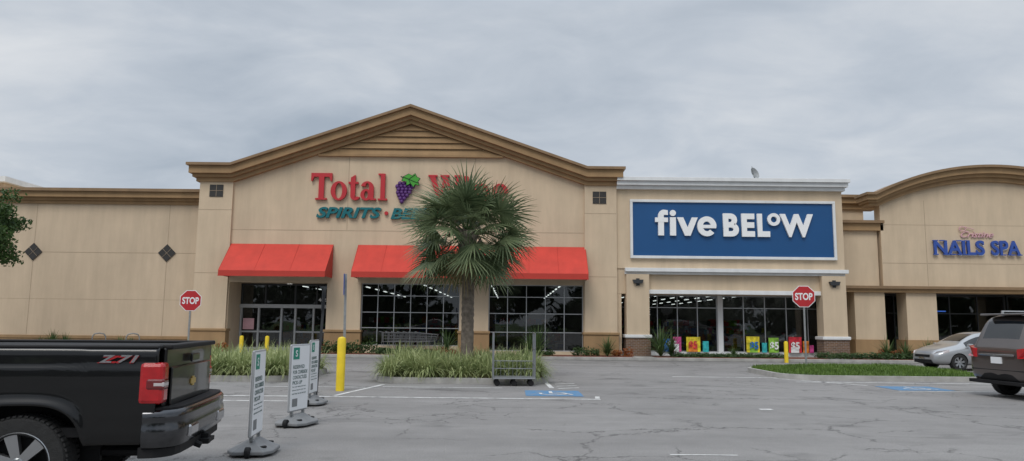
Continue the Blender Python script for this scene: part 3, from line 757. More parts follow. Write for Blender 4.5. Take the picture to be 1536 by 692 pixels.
# ---- nail salon
Nn = empty('nail_salon_building'); NY = 38.0
b = MB()
b.box(16.26, 19.2, NY+2, NY+2.5, 6, 8.0); b.box(16.26, 19.0, NY+.2, NY+.7, 3.7, 6.6)
xc, hw_, zs, zp = 24.75, 6.2, 8.45, 10.0
Rr = (hw_**2 + (zp-zs)**2)/(2*(zp-zs))
def arc(off, hw): 
    pts = []
    for i in range(33):
        x = -hw + 2*hw*i/32; pts.append((xc+x, zp - Rr + math.sqrt(max(0, Rr*Rr - x*x)) - off))
    return pts
b.prism([(19.1, 3.7), (19.1, 7.9)] + arc(.5, 5.6) + [(30.4, 7.9), (30.4, 3.7)], NY, NY+.6)
b.box(30.6, 60, NY+.3, NY+1, 3.7, 8.0)
for a, c in ((17.55, 19.1), (20.2, 21.75), (26.9, 28.4), (33, 34.5)): b.box(a, c, NY-.05, NY+.9, 1.0, 3.4)
b.box(16.3, 60, NY+10, NY+10.5, .14, 7.9)
b.obj('walls', 'stucco', Nn)
cn = MB()
def arcband(a, bb, ext, y0, mi):
    A = arc(a, hw_+ext); B = arc(bb, hw_+ext)
    cn.prism([(A[0][0]-.5, A[0][1])] + A + [(A[-1][0]+.5, A[-1][1])] + [(B[-1][0]+.5, B[-1][1])] + B[::-1] + [(B[0][0]-.5, B[0][1])], y0, NY+.7, mi)
arcband(0, .13, -.1, NY-.7, 1); arcband(.133, .42, -.2, NY-.55, 0); arcband(.423, .58, -.3, NY-.38, 0); arcband(.583, .80, -.42, NY-.2, 0)
for z0, z1, y, mi in ((6.98, 7.12, -.35, 1), (6.6, 6.977, -.2, 0)): cn.box(16.9, 19.25, NY+.2+y, NY+.75, z0, z1, mi)
for z0, z1, y, mi in ((8.6, 8.75, -.5, 1), (8.3, 8.597, -.35, 0), (8.0, 8.297, -.15, 0)): cn.box(16.3, 19.9, NY+2+y, NY+2.6, z0, z1, mi)
cn.box(31.3, 60, NY, NY+1, 7.9, 8.3, 0)
cn.box(16.3, 60, NY-.35, NY+.95, 3.58, 3.72, 1); cn.box(16.3, 60, NY-.22, NY+.94, 3.402, 3.577, 0)
for a, c in ((17.55, 19.1), (20.2, 21.75), (26.9, 28.4), (33, 34.5)): cn.box(a-.08, c+.08, NY-.14, NY+.98, .14, .998, 0)
cn.obj('cornices', ['trim', 'trimcap'], Nn)
b = MB(); groove(b, 19.12, 30.3, 4.9, 4.93, NY); groove(b, 21.4, 21.43, 3.75, 4.89, NY); groove(b, 21.4, 21.43, 4.95, 8.2, NY); groove(b, 26.9, 26.93, 4.95, 8.9, NY); groove(b, 19.12, 30.3, 6.9, 6.92, NY); b.obj('wall_joints', 'joint', Nn)
def serifword(name, word, x0, x1, z0, z1, y, material, depth, bold):
    text(name, word, x0, x1, z0, z1, y, material, Nn, depth, bold)
    n = len(word); b = MB(); cw = (x1-x0)/n
    for i, ch in enumerate(word):
        cx = x0 + (i+.5)*cw; h = .05
        for k, q in {'N': ((-.34, 1), (-.34, 0), (.34, 1)), 'A': ((-.36, 0), (.36, 0)), 'I': ((0, 0), (0, 1)), 'L': ((-.2, 0), (-.2, 1)), 'P': ((-.25, 0), (-.25, 1))}.items():
            if k == ch:
                for a, t in q: b.box(cx+a*cw-.13, cx+a*cw+.13, y-depth-.006, y-.01, (z1-h if t else z0), (z1 if t else z0+h))
    b.obj(name + '_serifs', material, Nn)
serifword('sign_nails', 'NAILS', 21.75, 24.35, 5.36, 6.12, NY-.05, 'lblue', .1, .02)
serifword('sign_spa', 'SPA', 24.7, 26.2, 5.36, 6.12, NY-.05, 'lblue', .1, .02)
text('sign_nails_back', 'NAILS', 21.80, 24.40, 5.32, 6.08, NY-.01, 'letterw', Nn, .03, .035)
text('sign_spa_back', 'SPA', 24.75, 26.25, 5.32, 6.08, NY-.01, 'letterw', Nn, .03, .035)
text('sign_script', 'Cristine', 23.2, 24.9, 6.28, 6.60, NY-.03, 'pink', Nn, .05, .006, .5)
b = MB()
for k in range(7):
    a = k*.9; b.rod((23.3+.18*math.cos(a), NY-.08, 6.72+.12*math.sin(a)), (23.3+.18*math.cos(a+.9), NY-.08, 6.72+.12*math.sin(a+.9)), .022, 6)
b.rod((23.3, NY-.08, 6.85), (23.9, NY-.08, 6.7), .02, 6); b.obj('sign_flourish', 'pink', Nn)
glazing(Nn, 16.3, 26.9, .2, 3.4, NY+2.5, 7, (2.4,), 'dark', .07)
glazing(Nn, 27.0, 40, .2, 3.4, NY+2.5, 7, (2.4,), 'dark', .07)
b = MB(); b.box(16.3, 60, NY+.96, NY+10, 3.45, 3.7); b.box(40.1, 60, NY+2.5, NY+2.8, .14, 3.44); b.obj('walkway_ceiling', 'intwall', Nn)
b = MB(); b.box(16.4, 50, NY+3, NY+9.9, .13, .16); b.obj('salon_floor', 'intfloor', Nn)
b = MB(); b.box(22.6, 23.8, NY+2.7, NY+2.72, 2.5, 2.56); b.obj('neon_open_sign', mat('neon', (.1, .25, .9), .5, 0, emit=2), Nn)
b = MB(); b.box(22.0, 22.3, NY+2.7, NY+2.72, 2.45, 2.7); b.obj('neon_sign', mat('neon_red', (.9, .08, .05), .5, 0, emit=1.2), Nn)

# ------------------------------------------------------------------ street furniture
def stop_sign(x, y, z0, zc, rz):
    e = empty('stop_sign', (x, y, z0), rz); zc -= z0
    b = MB(); b.box(-.03, .03, .0, .03, 0, zc+.38); b.obj('post', 'galv', e)
    def oc(r): return [(r*math.cos(rad(22.5+45*i)), zc + r*math.sin(rad(22.5+45*i))) for i in range(8)]
    b = MB(); b.prism(oc(.405), -.012, -.004, 0); b.prism(oc(.38), -.017, -.0125, 1); b.prism(oc(.40), -.0035, -.001, 2); b.obj('plate', ['signwhite', 'stopred', 'galv'], e)
    text('lettering', 'STOP', -.29, .29, zc-.125, zc+.125, -.018, 'signwhite', e, .003, .03)
stop_sign(-11.65, 27.0, 0, 2.32, rad(6))
stop_sign(10.25, 26.0, .22, 2.66, rad(-12))

def bollard(x, y, h, r=.1, z0=0):
    b = MB(); b.lathe([(r, 0), (r, h-.06), (r*.85, h-.02), (r*.5, h), (.001, h+.01)], (0, 0, 0), 'z', 20)
    b.obj('bollard', 'yellow', None, smooth=True, loc=(x, y, z0))
bollard(-4.0, 17.7, 1.25, .1)
for x in (-12.1, -10.95): bollard(x, 33.6, .95, .09)
bollard(12.4, 33.7, .95, .09)
e = empty('parking_sign_post', (-3.93, 17.75, 0)); b = MB(); b.box(-.03, .03, -.015, .015, 1.2, 2.75); b.obj('post', 'galv', e)
b = MB(); b.box(-.045, -.031, -.16, .16, 2.25, 2.75); b.obj('sign_plate', 'lblue', e); e.rotation_euler = (0, rad(-1), rad(14))
e = empty('parking_sign_post', (-4.12, 16.0, 0)); b = MB(); b.box(-.028, .028, -.028, .028, 0, 2.35); b.box(-.09, .09, -.09, .09, 0, .02); b.obj('post', 'dark', e)
b = MB(); b.box(-.045, -.03, -.15, .15, 1.85, 2.3); b.obj('sign_plate', 'dark', e); e.rotation_euler = (0, rad(2.2), rad(14))

def wind_sign(x, y, rz, lines):
    e = empty('curbside_pickup_sign', (x, y, 0), rz)
    b = MB()
    pts = [(-.34, -.18), (-.19, -.27), (.19, -.27), (.34, -.18), (.34, .18), (.19, .27), (-.19, .27), (-.34, .18)]
    lo = [(a, c, .03) for a, c in pts]; mid = [(a, c, .07) for a, c in pts]; hi = [(a*.7, c*.5, .13) for a, c in pts]; tp = [(a*.45, c*.25, .18) for a, c in pts]
    n = 8; b.add(lo+mid+hi+tp, [(j*n+i, j*n+(i+1) % n, (j+1)*n+(i+1) % n, (j+1)*n+i) for j in range(3) for i in range(n)] + [tuple(range(n)), tuple(range(3*n, 4*n))])
    for s in (-1, 1): b.lathe([(.001, -.03), (.065, -.03), (.065, .03), (.001, .03)], (s*.34, 0, .065), 'y', 16, 1)
    for a in (-.2, .2): b.lathe([(.001, .0), (.05, .0), (.05, .02), (.001, .02)], (a, -.14, .10), 'z', 12, 1)
    b.obj('base', ['greygrey', 'black'], e, bevel=.015)
    b = MB(); b.box(-.2, -.16, -.02, .02, .17, .26); b.box(.16, .2, -.02, .02, .17, .26); b.obj('springs', 'galv', e)
    b = MB(); b.box(-.30, .30, -.018, .018, .22, 1.25, 0); b.obj('frame', ['alum'], e, bevel=.02)
    b = MB(); b.box(-.28, .28, -.022, -.019, .245, 1.225); b.box(-.28, .28, .019, .022, .245, 1.225); b.obj('poster', 'signwhite', e)
    b = MB(); b.box(-.24, -.05, -.026, -.023, 1.02, 1.20); b.obj('logo', 'green', e)
    text('logo_mark', 'S', -.18, -.11, 1.06, 1.16, -.0265, 'signwhite', e, .001, .02)
    z = .93
    for s, w_ in lines:
        text('lettering', s, -.23, -.23+w_, z-.055, z, -.0235, 'tiny', e, .001, .01); z -= .08
    for s in ('For your safety and ours', 'please stay in your car', 'and text us on arrival'):
        text('small_print', s, -.23, .2, z-.025, z, -.0235, 'tiny', e, .001, .0); z -= .05
    b = MB(); b.box(-.22, -.06, -.025, -.0235, .30, .42); b.obj('symbol', 'greygrey', e)
LN = [('RESERVED', .36), ('FOR CURBSIDE', .46), ('CONTACTLESS', .44), ('PICK-UP', .3)]
wind_sign(-3.12, 9.3, rad(96), LN); wind_sign(-3.32, 11.8, rad(78), LN); wind_sign(-3.86, 14.7, rad(90), LN)

# shopping carts
def cart_mesh(mb):
    def rd(p, q, rr=.006): mb.rod(p, q, rr, 4)
    A = [(0,-.25,.55), (.85,-.2,.62), (.85,.2,.62), (0,.25,.55)]; B = [(0,-.29,1.0), (.95,-.24,.92), (.95,.24,.92), (0,.29,1.0)]
    for P in (A, B):
        for i in range(4): rd(P[i], P[(i+1) % 4], .010)
    for i in range(4):
        p0, p1, q0, q1 = [Vector(v) for v in (A[i], A[(i+1) % 4], B[i], B[(i+1) % 4])]
        for k in range(11): t = k/10; rd(p0.lerp(p1, t), q0.lerp(q1, t), .005)
        for t in (.33, .66): rd(p0.lerp(q0, t), p1.lerp(q1, t), .005)
    for y in (-.25, .25):
        rd((0, y, .55), (.05, y, .15), .012); rd((.05, y, .15), (.85, y*.8, .15), .012); rd((.85, y*.8, .15), (.8, y*.8, .6), .01); rd((0, y*1.1, 1.0), (-.12, y*1.1, 1.04), .01)
    rd((-.12, -.28, 1.04), (-.12, .28, 1.04), .018)
    for x, y in ((.08, .25), (.08, -.25), (.83, .2), (.83, -.2)):
        mb.lathe([(.001, -.012), (.06, -.012), (.06, .012), (.001, .012)], (x, y, .06), 'y', 10)
for i in range(7):
    mb = MB(); cart_mesh(mb); mb.obj('shopping_cart', 'wire', None, loc=(-6.1 + i*.28, 35.55, .14))

# stock trolley near the palm island
e = empty('stock_trolley', (.08, 19.75, 0), rad(4)); b = MB()
def rd(p, q, r=.016, mi=0): b.rod(p, q, r, 6, mi)
X0, X1, Y0, Y1 = -.54, .54, -.28, .28
for x in (X0, X1):
    for y in (Y0, Y1): rd((x, y, .16), (x, y, 1.36))
    for z in (1.36, .95, .55): rd((x, Y0, z), (x, Y1, z), .014)
    for y in (-.14, 0, .14): rd((x, y, .2), (x, y, 1.36), .007)
for y in (Y0, Y1): rd((X0, y, .2), (X1, y, .2), .02); 
rd((X0, Y1, .62), (X1, Y1, .62), .012); rd((X0, Y1, .42), (X1, Y1, .42), .012)
for k in range(9): x = X0 + (X1-X0)*(k+1)/10; rd((x, Y1, .2), (x, Y1, .62), .006)
b.box(X0, X1, Y0, Y1, .19, .235)
b.obj('frame', 'wire', e)
b = MB()
for x in (X0+.1, 0, X1-.1):
    for y in (Y0+.06, Y1-.06):
        b.lathe([(.001, -.02), (.075, -.02), (.075, .02), (.001, .02)], (x, y, .076), 'y', 14); b.box(x-.03, x+.03, y-.03, y+.03, .14, .188)
b.obj('casters', 'black', e)

# ------------------------------------------------------------------ vehicles
def wheel(parent, x, y, r, wd, side, spokes=6, rr=.66):
    rim = r*rr; o = side*wd/2
    t = MB()
    t.lathe([(rim, -wd/2), (r*.80, -wd*.52), (r*.93, -wd/2), (r*.985, -wd*.40), (r, -wd*.25), (r, wd*.25), (r*.985, wd*.40), (r*.93, wd/2), (r*.80, wd*.52), (rim, wd/2)], (x, y, r), 'y', 48)
    nT = 54
    for k in range(nT):
        a = 2*math.pi*k/nT; da = .035; 
        for s in (-1, 1):
            vs = []
            for rr_ in (r*.97, r*1.008):
                for aa in (a-da, a+da):
                    for yy in (s*wd*.16, s*wd*.47): vs.append((x + rr_*math.cos(aa + .06*(s)), y + yy, r + rr_*math.sin(aa + .06*s)))
            t.add(vs, [(4,5,7,6), (0,1,5,4), (2,6,7,3), (1,3,7,5), (0,4,6,2)])
    t.obj('tyre', 'tyre', parent, smooth=True)
    b = MB(); s = side
    b.lathe([(rim, o), (rim*.95, o+.004*s), (rim*.90, o-.03*s), (rim*.88, o-.12*s), (.001, o-.13*s)], (x, y, r), 'y', 40, 1)
    b.lathe([(rim*1.01, o), (rim*.99, o+.006*s), (rim*.91, o-.02*s)], (x, y, r), 'y', 40, 0)
    b.lathe([(.001, o-.005*s), (rim*.16, o-.005*s), (rim*.22, o-.03*s), (rim*.22, o-.1*s)], (x, y, r), 'y', 20, 0)
    for k in range(spokes):
        a = 2*math.pi*(k+.25)/spokes; ca, sa = math.cos(a), math.sin(a)
        def Q(rr_, tt, yy): return (x + rr_*ca - tt*sa, y + yy, r + rr_*sa + tt*ca)
        w0, w1 = rim*.13, rim*.20; f = o-.022*s; bk = o-.07*s; f2 = o-.008*s
        b.add([Q(rim*.15, -w0, f), Q(rim*.15, w0, f), Q(rim*.95, w1, f2), Q(rim*.95, -w1, f2), Q(rim*.15, -w0, bk), Q(rim*.15, w0, bk), Q(rim*.95, w1, bk), Q(rim*.95, -w1, bk)],
              [(0,1,2,3), (0,4,5,1), (1,5,6,2), (3,2,6,7), (0,3,7,4)], 0)
    b.obj('rim', ['rim', 'black'], parent, smooth=True, angle=30)

def loft(name, st, paint, parent, ws, side, arches, archr, halfw, sub=2):
    b = MB(); rings = []
    for (x, zb, belt, roof, w, wr) in st:
        h = [(0, zb), (w*.8, zb), (w*.97, zb+.1), (w, zb+(belt-zb)*.5), (w*.99, belt-.06), (w*.955, belt), (wr, roof-.12*(roof-belt)), (wr*.86, roof), (0, roof+.015)]
        ring = [(x, y, z) for y, z in h] + [(x, -y, z) for y, z in h[-2:0:-1]]
        rings.append(ring)
    n = len(rings[0])
    b.v = [p for r in rings for p in r]
    for j in range(len(rings)-1):
        for i in range(n):
            b.f.append((j*n+i, j*n+(i+1) % n, (j+1)*n+(i+1) % n, (j+1)*n+i))
            k = i if i < 8 else n-1-i
            mi = 0
            if k == 7 and j in ws: mi = 1
            if k == 5 and j in side: mi = 1
            if k in (0,): mi = 2
            b.m.append(mi)
    b.f.append(tuple(range(n-1, -1, -1))); b.m.append(0)
    b.f.append(tuple(range((len(rings)-1)*n, len(rings)*n))); b.m.append(0)
    o = b.obj('tmpbody', [paint, 'cglass', 'black'], None, smooth=False)
    sm = o.modifiers.new('s', 'SUBSURF'); sm.levels = sub; sm.render_levels = sub
    cut = []
    for ax in arches:
        c = MB(); c.lathe([(.0005, -halfw-.3), (archr, -halfw-.3), (archr, -halfw+.32), (.0005, -halfw+.32)], (ax, 0, archr*.9), 'y', 32, 0); cut.append(c.obj('cut', 'black'))
        c = MB(); c.lathe([(.0005, halfw-.32), (archr, halfw-.32), (archr, halfw+.3), (.0005, halfw+.3)], (ax, 0, archr*.9), 'y', 32, 0); cut.append(c.obj('cut', 'black'))
    for c in cut:
        bm = bmesh.new(); bm.from_mesh(c.data); bmesh.ops.remove_doubles(bm, verts=bm.verts, dist=.002); bmesh.ops.recalc_face_normals(bm, faces=bm.faces); bm.to_mesh(c.data); bm.free()
        md = o.modifiers.new('b', 'BOOLEAN'); md.operation = 'DIFFERENCE'; md.object = c; md.solver = 'EXACT'
    bpy.context.view_layer.update()
    me = bpy.data.meshes.new_from_object(o.evaluated_get(bpy.context.evaluated_depsgraph_get()))
    for c in cut + [o]: bpy.data.objects.remove(c)
    me.polygons.foreach_set('use_smooth', [True]*len(me.polygons)); me.set_sharp_from_angle(angle=rad(32))
    o = bpy.data.objects.new(name, me); COL.objects.link(o); o.parent = parent
    return o

# --- pickup truck
T_ = empty('pickup_truck', (-3.19, 7.49, 0), rad(189.3))
def yprof(z):
    P = [(.5, .95), (.62, .978), (.8, .995), (1.0, 1.0), (1.12, 1.0), (1.19, .996), (1.21, .984), (1.30, .982), (1.34, .975), (1.365, .955)]
    for (a, b), (c, d) in zip(P, P[1:]):
        if z <= c: return b + (d-b)*(z-a)/(c-a)
    return P[-1][1]
WX = 1.09
for sgn in (1, -1):
    b = MB(); xs = [.03 + i*.025 for i in range(94)]; nz = 30; cx, cr = WX, .50
    for x in xs:
        dx = abs(x-cx); zb = .54
        if dx < cr: zb = max(.54, .38 + (cr**3.0 - dx**3.0)**(1/3.0))
        for j in range(nz):
            z = zb + (1.36-zb)*j/(nz-1)
            dd = ((dx**3 + max(0, z-.38)**3)**(1/3.0)) - cr
            y = yprof(z) + (.03*math.exp(-(dd/.055)**2) if dx < cr+.2 else 0)
            b.v.append((x, sgn*y, z))
    for i in range(len(xs)-1):
        for j in range(nz-1): b.f.append((i*nz+j, (i+1)*nz+j, (i+1)*nz+j+1, i*nz+j+1)); b.m.append(0)
    o = b.obj('bedside', 'blk', T_, smooth=True, angle=60)
    s = o.modifiers.new('s', 'SOLIDIFY'); s.thickness = .03; s.offset = -1 if sgn > 0 else -1
    b = MB(); b.box(.03, 2.36, min(sgn*.83, sgn*.962), max(sgn*.83, sgn*.962), 1.35, 1.38); b.obj('bed_rail_cap', 'black', T_, bevel=.012)
    xo = -.035 if sgn > 0 else .025
    b = MB(); b.box(xo, .17, min(sgn*.845, sgn*1.012), max(sgn*.845, sgn*1.012), .88, 1.235, 0); o = b.obj('tail_light', ['lens'], T_, bevel=.035)
    b = MB(); b.box(xo-.007, .11, min(sgn*.87, sgn*1.018), max(sgn*.87, sgn*1.018), 1.0, 1.10, 0); b.obj('tail_light_bar', ['lens2'], T_, bevel=.02)
    b = MB(); b.box(xo-.008, .05, min(sgn*.88, sgn*1.0185), max(sgn*.88, sgn*1.0185), 1.03, 1.07, 0); b.obj('reverse_lamp', ['clear'], T_, bevel=.008)
    b = MB(); b.box(.57, 1.63, min(sgn*.55, sgn*.6), max(sgn*.55, sgn*.6), .35, 1.2); b.obj('wheel_well', 'black', T_)
b = MB(); b.box(.0, .07, -.835, .835, .60, 1.36); b.obj('tailgate', 'blk', T_, bevel=.02)
b = MB(); b.box(-.025, -.003, -.72, .72, .72, 1.18); b.obj('tailgate_panel', 'blk', T_, bevel=.02)
b = MB(); b.box(-.045, .08, -.83, .83, 1.34, 1.385); b.obj('tailgate_spoiler', 'black', T_, bevel=.015)
b = MB(); b.box(-.05, -.026, -.14, .14, 1.20, 1.28); b.obj('tailgate_handle', 'blk', T_, bevel=.015)
b = MB()
for q in ((-.09, .09, .985, 1.035), (-.035, .035, .965, .984), (-.035, .035, 1.036, 1.055)): b.box(-.036, -.026, q[0], q[1], q[2], q[3])
b.obj('emblem', mat('emblem_gold', (.55, .38, .10), .35, .05, metal=.5), T_)
b = MB(); b.box(.08, 2.36, -.86, .86, 1.33, 1.352); b.obj('tonneau_cover', 'black', T_)
b = MB(); b.box(.1, 5.8, -.5, .5, .42, .6); b.box(.15, 2.4, -.9, .9, .60, .68); b.rod((WX, -.8, .41), (WX, .8, .41), .06, 10); b.lathe([(.001, -.12), (.12, -.08), (.14, 0), (.12, .08), (.001, .12)], (WX, 0, .41), 'y', 14)
b.rod((.25, .55, .42), (2.5, .5, .45), .04, 8); b.obj('chassis', 'black', T_)
def sweep(path, sec, mb, mi=0):
    n = len(sec); vs = []
    for i, (px, py) in enumerate(path):
        a = Vector(path[max(0, i-1)]); c = Vector(path[min(len(path)-1, i+1)]); t = (c-a).normalized(); nn = Vector((-t.y, t.x))
        for o_, z in sec: vs.append((px + nn.x*o_, py + nn.y*o_, z))
    fs = [(j*n+i, j*n+(i+1) % n, (j+1)*n+(i+1) % n, (j+1)*n+i) for j in range(len(path)-1) for i in range(n)]
    fs += [tuple(range(n)), tuple(range((len(path)-1)*n, len(path)*n))]
    mb.add(vs, fs, mi)
half = [(.12, .995), (.06, .995), (.0, .985), (-.05, .96), (-.10, .92), (-.145, .85), (-.165, .75), (-.175, .5), (-.18, .25)]
pth = half + [(-.18, 0)] + [(a, -c) for a, c in reversed(half)]
b = MB(); sweep(pth, [(.03, .50), (.0, .52), (-.018, .60), (-.02, .68), (-.004, .72), (-.012, .75), (-.01, .80), (.01, .825), (.05, .83), (.05, .50)], b)
b.obj('rear_bumper', 'dchrome', T_, smooth=True, angle=50)
b = MB(); sweep([(a+.03, c*.97) for a, c in pth], [(.03, .42), (.0, .43), (.0, .515), (.03, .515)], b)
sweep([(a+.02, c*.985) for a, c in pth], [(.12, .828), (.0, .828), (.0, .845), (.12, .845)], b)
b.obj('bumper_trim', 'black', T_)
b = MB()
for y in (.55, -.55): b.box(-.209, -.15, y-.14, y+.14, .56, .67)
b.obj('bumper_chrome_pads', 'chrome', T_, bevel=.02)
b = MB(); b.box(-.22, .1, -.05, .05, .40, .50); b.box(-.24, -.16, -.12, .12, .42, .46); b.rod((-.2, .25, .42), (.0, .25, .5), .03, 8); b.obj('tow_hitch', 'black', T_)
LM = Matrix(((-1,0,0,0),(0,0,1,1.003),(0,1,0,0),(0,0,0,1)))
LM2 = Matrix(((-1,0,0,0.008),(0,0,1,.999),(0,1,0,-.006),(0,0,0,1)))
text('side_badge_letter', 'Z', -.50, -.37, 1.235, 1.30, 0, 'chrome', T_, .006, .03, .3, LM)
text('side_badge_number', '71', -.35, -.18, 1.235, 1.30, 0, 'chrome', T_, .006, .03, .3, LM)
text('side_badge_outline', 'Z71', -.51, -.17, 1.235, 1.30, 0, 'lens', T_, .006, .05, .3, LM2)  # red outline behind the badge characters
for x in (WX, 5.1):
    wheel(T_, x, .845, .395, .27, 1, 6); wheel(T_, x, -.845, .395, .27, -1, 6)
st = [(2.42, .6, 1.3, 1.55, .93, .75), (2.45, .5, 1.36, 1.85, .98, .76), (2.9, .45, 1.36, 1.91, 1.0, .78), (3.6, .45, 1.35, 1.92, 1.0, .78), (4.1, .45, 1.33, 1.84, 1.0, .77), (4.75, .45, 1.28, 1.36, 1.0, .82), (5.5, .5, 1.2, 1.28, 1.0, .85), (6.05, .5, 1.1, 1.2, .97, .85), (6.18, .55, .95, 1.05, .9, .8)]
loft('cab_and_hood', st, 'blk', T_, (0, 4), (1, 2, 3), (5.1,), .5, 1.0)

# --- silver sedan
S = empty('sedan_car', (20.6, 29.6, 0), rad(186))
st = [(0, .45, .80, .90, .60, .5), (.06, .32, .88, .99, .78, .66), (.5, .22, .94, 1.07, .87, .70), (.95, .2, .95, 1.11, .89, .66), (1.55, .2, .95, 1.42, .89, .58), (2.2, .2, .93, 1.50, .89, .60), (2.85, .2, .91, 1.45, .89, .60), (3.5, .2, .89, 1.06, .89, .70), (3.62, .2, .86, .99, .88, .70), (4.2, .2, .76, .88, .86, .66), (4.52, .24, .64, .75, .78, .58), (4.64, .34, .52, .60, .55, .45)]
loft('body', st, 'silver', S, (3, 6), (3, 4, 5, 6), (.95, 3.72), .355, .88)
for x in (.95, 3.72):
    for s in (1, -1): wheel(S, x, s*.77, .32, .21, s, 7)
b = MB()
for s in (1, -1):
    b.add([(4.1, s*.845, .70), (4.1, s*.835, .80), (4.48, s*.66, .72), (4.56, s*.58, .63), (4.40, s*.76, .60)], [(0, 1, 2, 3, 4)]) 
o = b.obj('headlights', 'clear', S); mm = o.modifiers.new('s', 'SOLIDIFY'); mm.thickness = .05; mm.offset = 0
b = MB(); b.box(4.50, 4.64, -.42, .42, .50, .60, 0); b.box(4.45, 4.63, -.5, .5, .28, .42, 0); b.box(4.6, 4.66, -.17, .17, .43, .49, 1); b.obj('grille', ['black', 'chrome'], S, bevel=.01)
b = MB()
for s in (1, -1): b.box(3.25, 3.42, min(s*.88, s*1.04), max(s*.88, s*1.04), .92, 1.03)
b.obj('mirrors', 'silver', S, bevel=.03)
b = MB()
for s in (1, -1):
    b.box(2.42, 2.45, min(s*.80, s*.893), max(s*.80, s*.893), .35, .93); b.box(2.3, 2.45, min(s*.885, s*.905), max(s*.885, s*.905), .80, .83)
b.obj('door_trim', 'dark', S)

# --- taupe minivan
V = empty('minivan', (11.42, 17.6, 0), rad(6))
st = [(0, .50, 1.02, 1.08, .72, .62), (.03, .40, 1.06, 1.16, .90, .76), (.10, .34, 1.10, 1.30, .97, .78), (.34, .3, 1.12, 1.86, .99, .74), (.5, .3, 1.12, 1.95, .99, .73), (1.4, .28, 1.12, 2.0, .99, .73), (2.4, .28, 1.10, 2.0, .99, .73), (3.3, .28, 1.08, 1.88, .99, .72), (4.2, .28, 1.05, 1.22, .98, .78), (4.7, .3, .92, 1.06, .94, .75), (5.0, .35, .75, .88, .85, .65), (5.12, .45, .6, .7, .6, .5)]
loft('body', st, 'taupe', V, (2, 7), (3, 4, 5, 6, 7), (.92, 4.05), .39, .98)
for x in (.92, 4.05):
    for s in (1, -1): wheel(V, x, s*.86, .35, .22, s, 7)
b = MB()
for s in (1, -1):
    b.add([(-.02, s*.66, 1.14), (-.02, s*.66, .93), (.03, s*.90, .95), (.26, s*.99, 1.08), (.22, s*.97, 1.2), (.06, s*.88, 1.18)], [(0, 1, 2, 3, 4, 5)])
o = b.obj('tail_lights', 'lens', V); mm = o.modifiers.new('s', 'SOLIDIFY'); mm.thickness = .09; mm.offset = 0
b = MB(); b.box(-.03, .06, -.16, .16, .80, .95, 0); b.obj('licence_plate', 'signwhite', V)
b = MB(); b.box(-.03, .05, -.55, .55, .975, 1.02); b.obj('chrome_strip', 'chrome', V, bevel=.01)
b = MB(); b.box(-.05, .3, -.9, .9, .32, .40); b.box(.0, .1, -.85, .85, .64, .66); b.obj('bumper_insert', 'black', V, bevel=.02)
b = MB(); b.box(.16, .5, -.66, .66, 1.92, 1.965); b.obj('roof_spoiler', 'taupe', V, bevel=.02)
b = MB(); b.rod((.12, -.1, 1.2), (.2, .35, 1.32), .012, 5); b.obj('rear_wiper', 'black', V)
b = MB()
for s in (1, -1): b.rod((.7, s*.6, 2.03), (3.0, s*.6, 2.03), .02, 6); b.box(.7, .75, s*.6-.02, s*.6+.02, 1.95, 2.025); b.box(2.95, 3.0, s*.6-.02, s*.6+.02, 1.93, 2.025)
b.obj('roof_rails', 'alum', V)

# ------------------------------------------------------------------ world, sun, camera
wd = bpy.data.worlds.new('World'); scene.world = wd; wd.use_nodes = True
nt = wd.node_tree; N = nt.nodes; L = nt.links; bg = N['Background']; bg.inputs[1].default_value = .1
sky = N.new('ShaderNodeTexSky'); sky.sky_type = 'NISHITA'; sky.sun_disc = False
SE, SA = 52, 200   # elevation, azimuth
sky.sun_elevation = rad(SE); sky.sun_rotation = rad(SA)
tc = N.new('ShaderNodeTexCoord'); sp = N.new('ShaderNodeSeparateXYZ'); L.new(tc.outputs['Generated'], sp.inputs[0])
ab = N.new('ShaderNodeMath'); ab.operation = 'MAXIMUM'; ab.inputs[1].default_value = 0; L.new(sp.outputs[2], ab.inputs[0])
ad = N.new('ShaderNodeMath'); ad.operation = 'ADD'; ad.inputs[1].default_value = .22; L.new(ab.outputs[0], ad.inputs[0])
dx = N.new('ShaderNodeMath'); dx.operation = 'DIVIDE'; L.new(sp.outputs[0], dx.inputs[0]); L.new(ad.outputs[0], dx.inputs[1])
dy = N.new('ShaderNodeMath'); dy.operation = 'DIVIDE'; L.new(sp.outputs[1], dy.inputs[0]); L.new(ad.outputs[0], dy.inputs[1])
cb = N.new('ShaderNodeCombineXYZ'); L.new(dx.outputs[0], cb.inputs[0]); L.new(dy.outputs[0], cb.inputs[1])
mp = N.new('ShaderNodeMapping'); mp.inputs['Scale'].default_value = (.75, 1.0, 1); mp.inputs['Rotation'].default_value = (0, 0, rad(24)); L.new(cb.outputs[0], mp.inputs[0])
def wn(s, d, r, dist):
    n1 = N.new('ShaderNodeTexNoise'); n1.inputs['Scale'].default_value = s; n1.inputs['Detail'].default_value = d; n1.inputs['Roughness'].default_value = r; n1.inputs['Distortion'].default_value = dist
    L.new(mp.outputs[0], n1.inputs['Vector']); return n1.outputs['Fac']
a_ = wn(.85, 9, .52, .5); b_ = wn(3.2, 8, .55, .5)
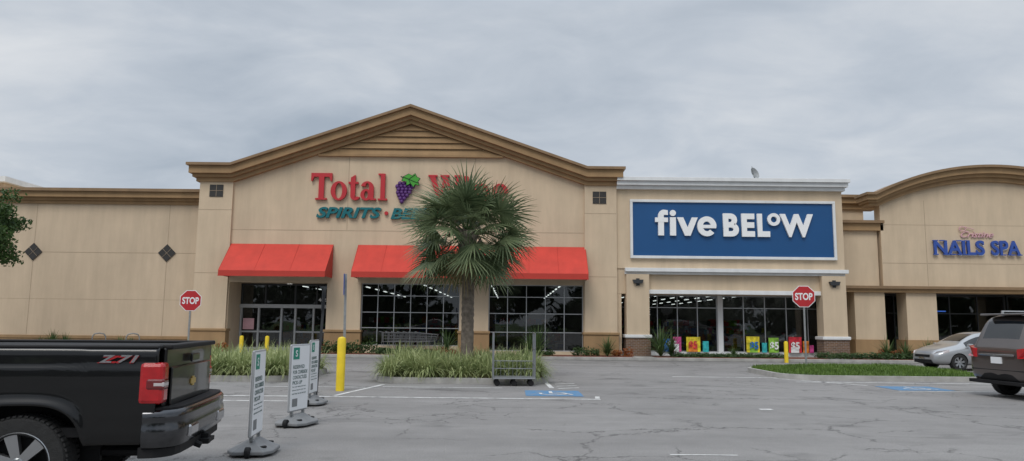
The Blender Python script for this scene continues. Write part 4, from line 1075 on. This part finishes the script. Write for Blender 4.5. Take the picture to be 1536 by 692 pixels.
mm = N.new('ShaderNodeMix'); mm.data_type = 'FLOAT'; mm.inputs[0].default_value = .34; L.new(a_, mm.inputs[2]); L.new(b_, mm.inputs[3])
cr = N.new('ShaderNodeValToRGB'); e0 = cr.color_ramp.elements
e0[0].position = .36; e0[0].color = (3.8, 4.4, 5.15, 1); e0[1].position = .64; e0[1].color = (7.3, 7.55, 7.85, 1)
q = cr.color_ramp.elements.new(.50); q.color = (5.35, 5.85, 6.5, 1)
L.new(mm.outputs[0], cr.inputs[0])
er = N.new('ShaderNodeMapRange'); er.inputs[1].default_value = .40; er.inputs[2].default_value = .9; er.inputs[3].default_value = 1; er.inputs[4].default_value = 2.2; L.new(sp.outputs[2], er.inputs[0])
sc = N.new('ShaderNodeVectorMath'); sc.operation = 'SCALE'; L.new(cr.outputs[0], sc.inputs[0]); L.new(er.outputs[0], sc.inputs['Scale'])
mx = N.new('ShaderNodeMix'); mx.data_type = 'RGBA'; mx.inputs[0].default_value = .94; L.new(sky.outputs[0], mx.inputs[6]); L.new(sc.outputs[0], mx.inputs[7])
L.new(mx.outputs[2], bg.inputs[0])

sl_ = bpy.data.lights.new('sun', 'SUN'); sl_.energy = 1.4; sl_.angle = rad(25); sl_.color = (1, .96, .9)
so = bpy.data.objects.new('sun', sl_); COL.objects.link(so)
a = rad(SA); dirv = Vector((math.sin(a)*math.cos(rad(SE)), math.cos(a)*math.cos(rad(SE)), math.sin(rad(SE))))
so.rotation_euler = dirv.to_track_quat('Z', 'Y').to_euler(); so.location = dirv*50

cam = bpy.data.cameras.new('camera'); co = bpy.data.objects.new('camera', cam); COL.objects.link(co)
cam.lens = 26; cam.sensor_width = 36; cam.clip_end = 3000; cam.clip_start = .05
co.matrix_world = Matrix.Translation((0, 0, 1.6)) @ Matrix.Rotation(rad(97.2), 4, 'X') @ Matrix.Rotation(rad(.6), 4, 'Z')
scene.camera = co
scene.view_settings.view_transform = 'Standard'; scene.view_settings.look = 'None'; scene.view_settings.exposure = 0
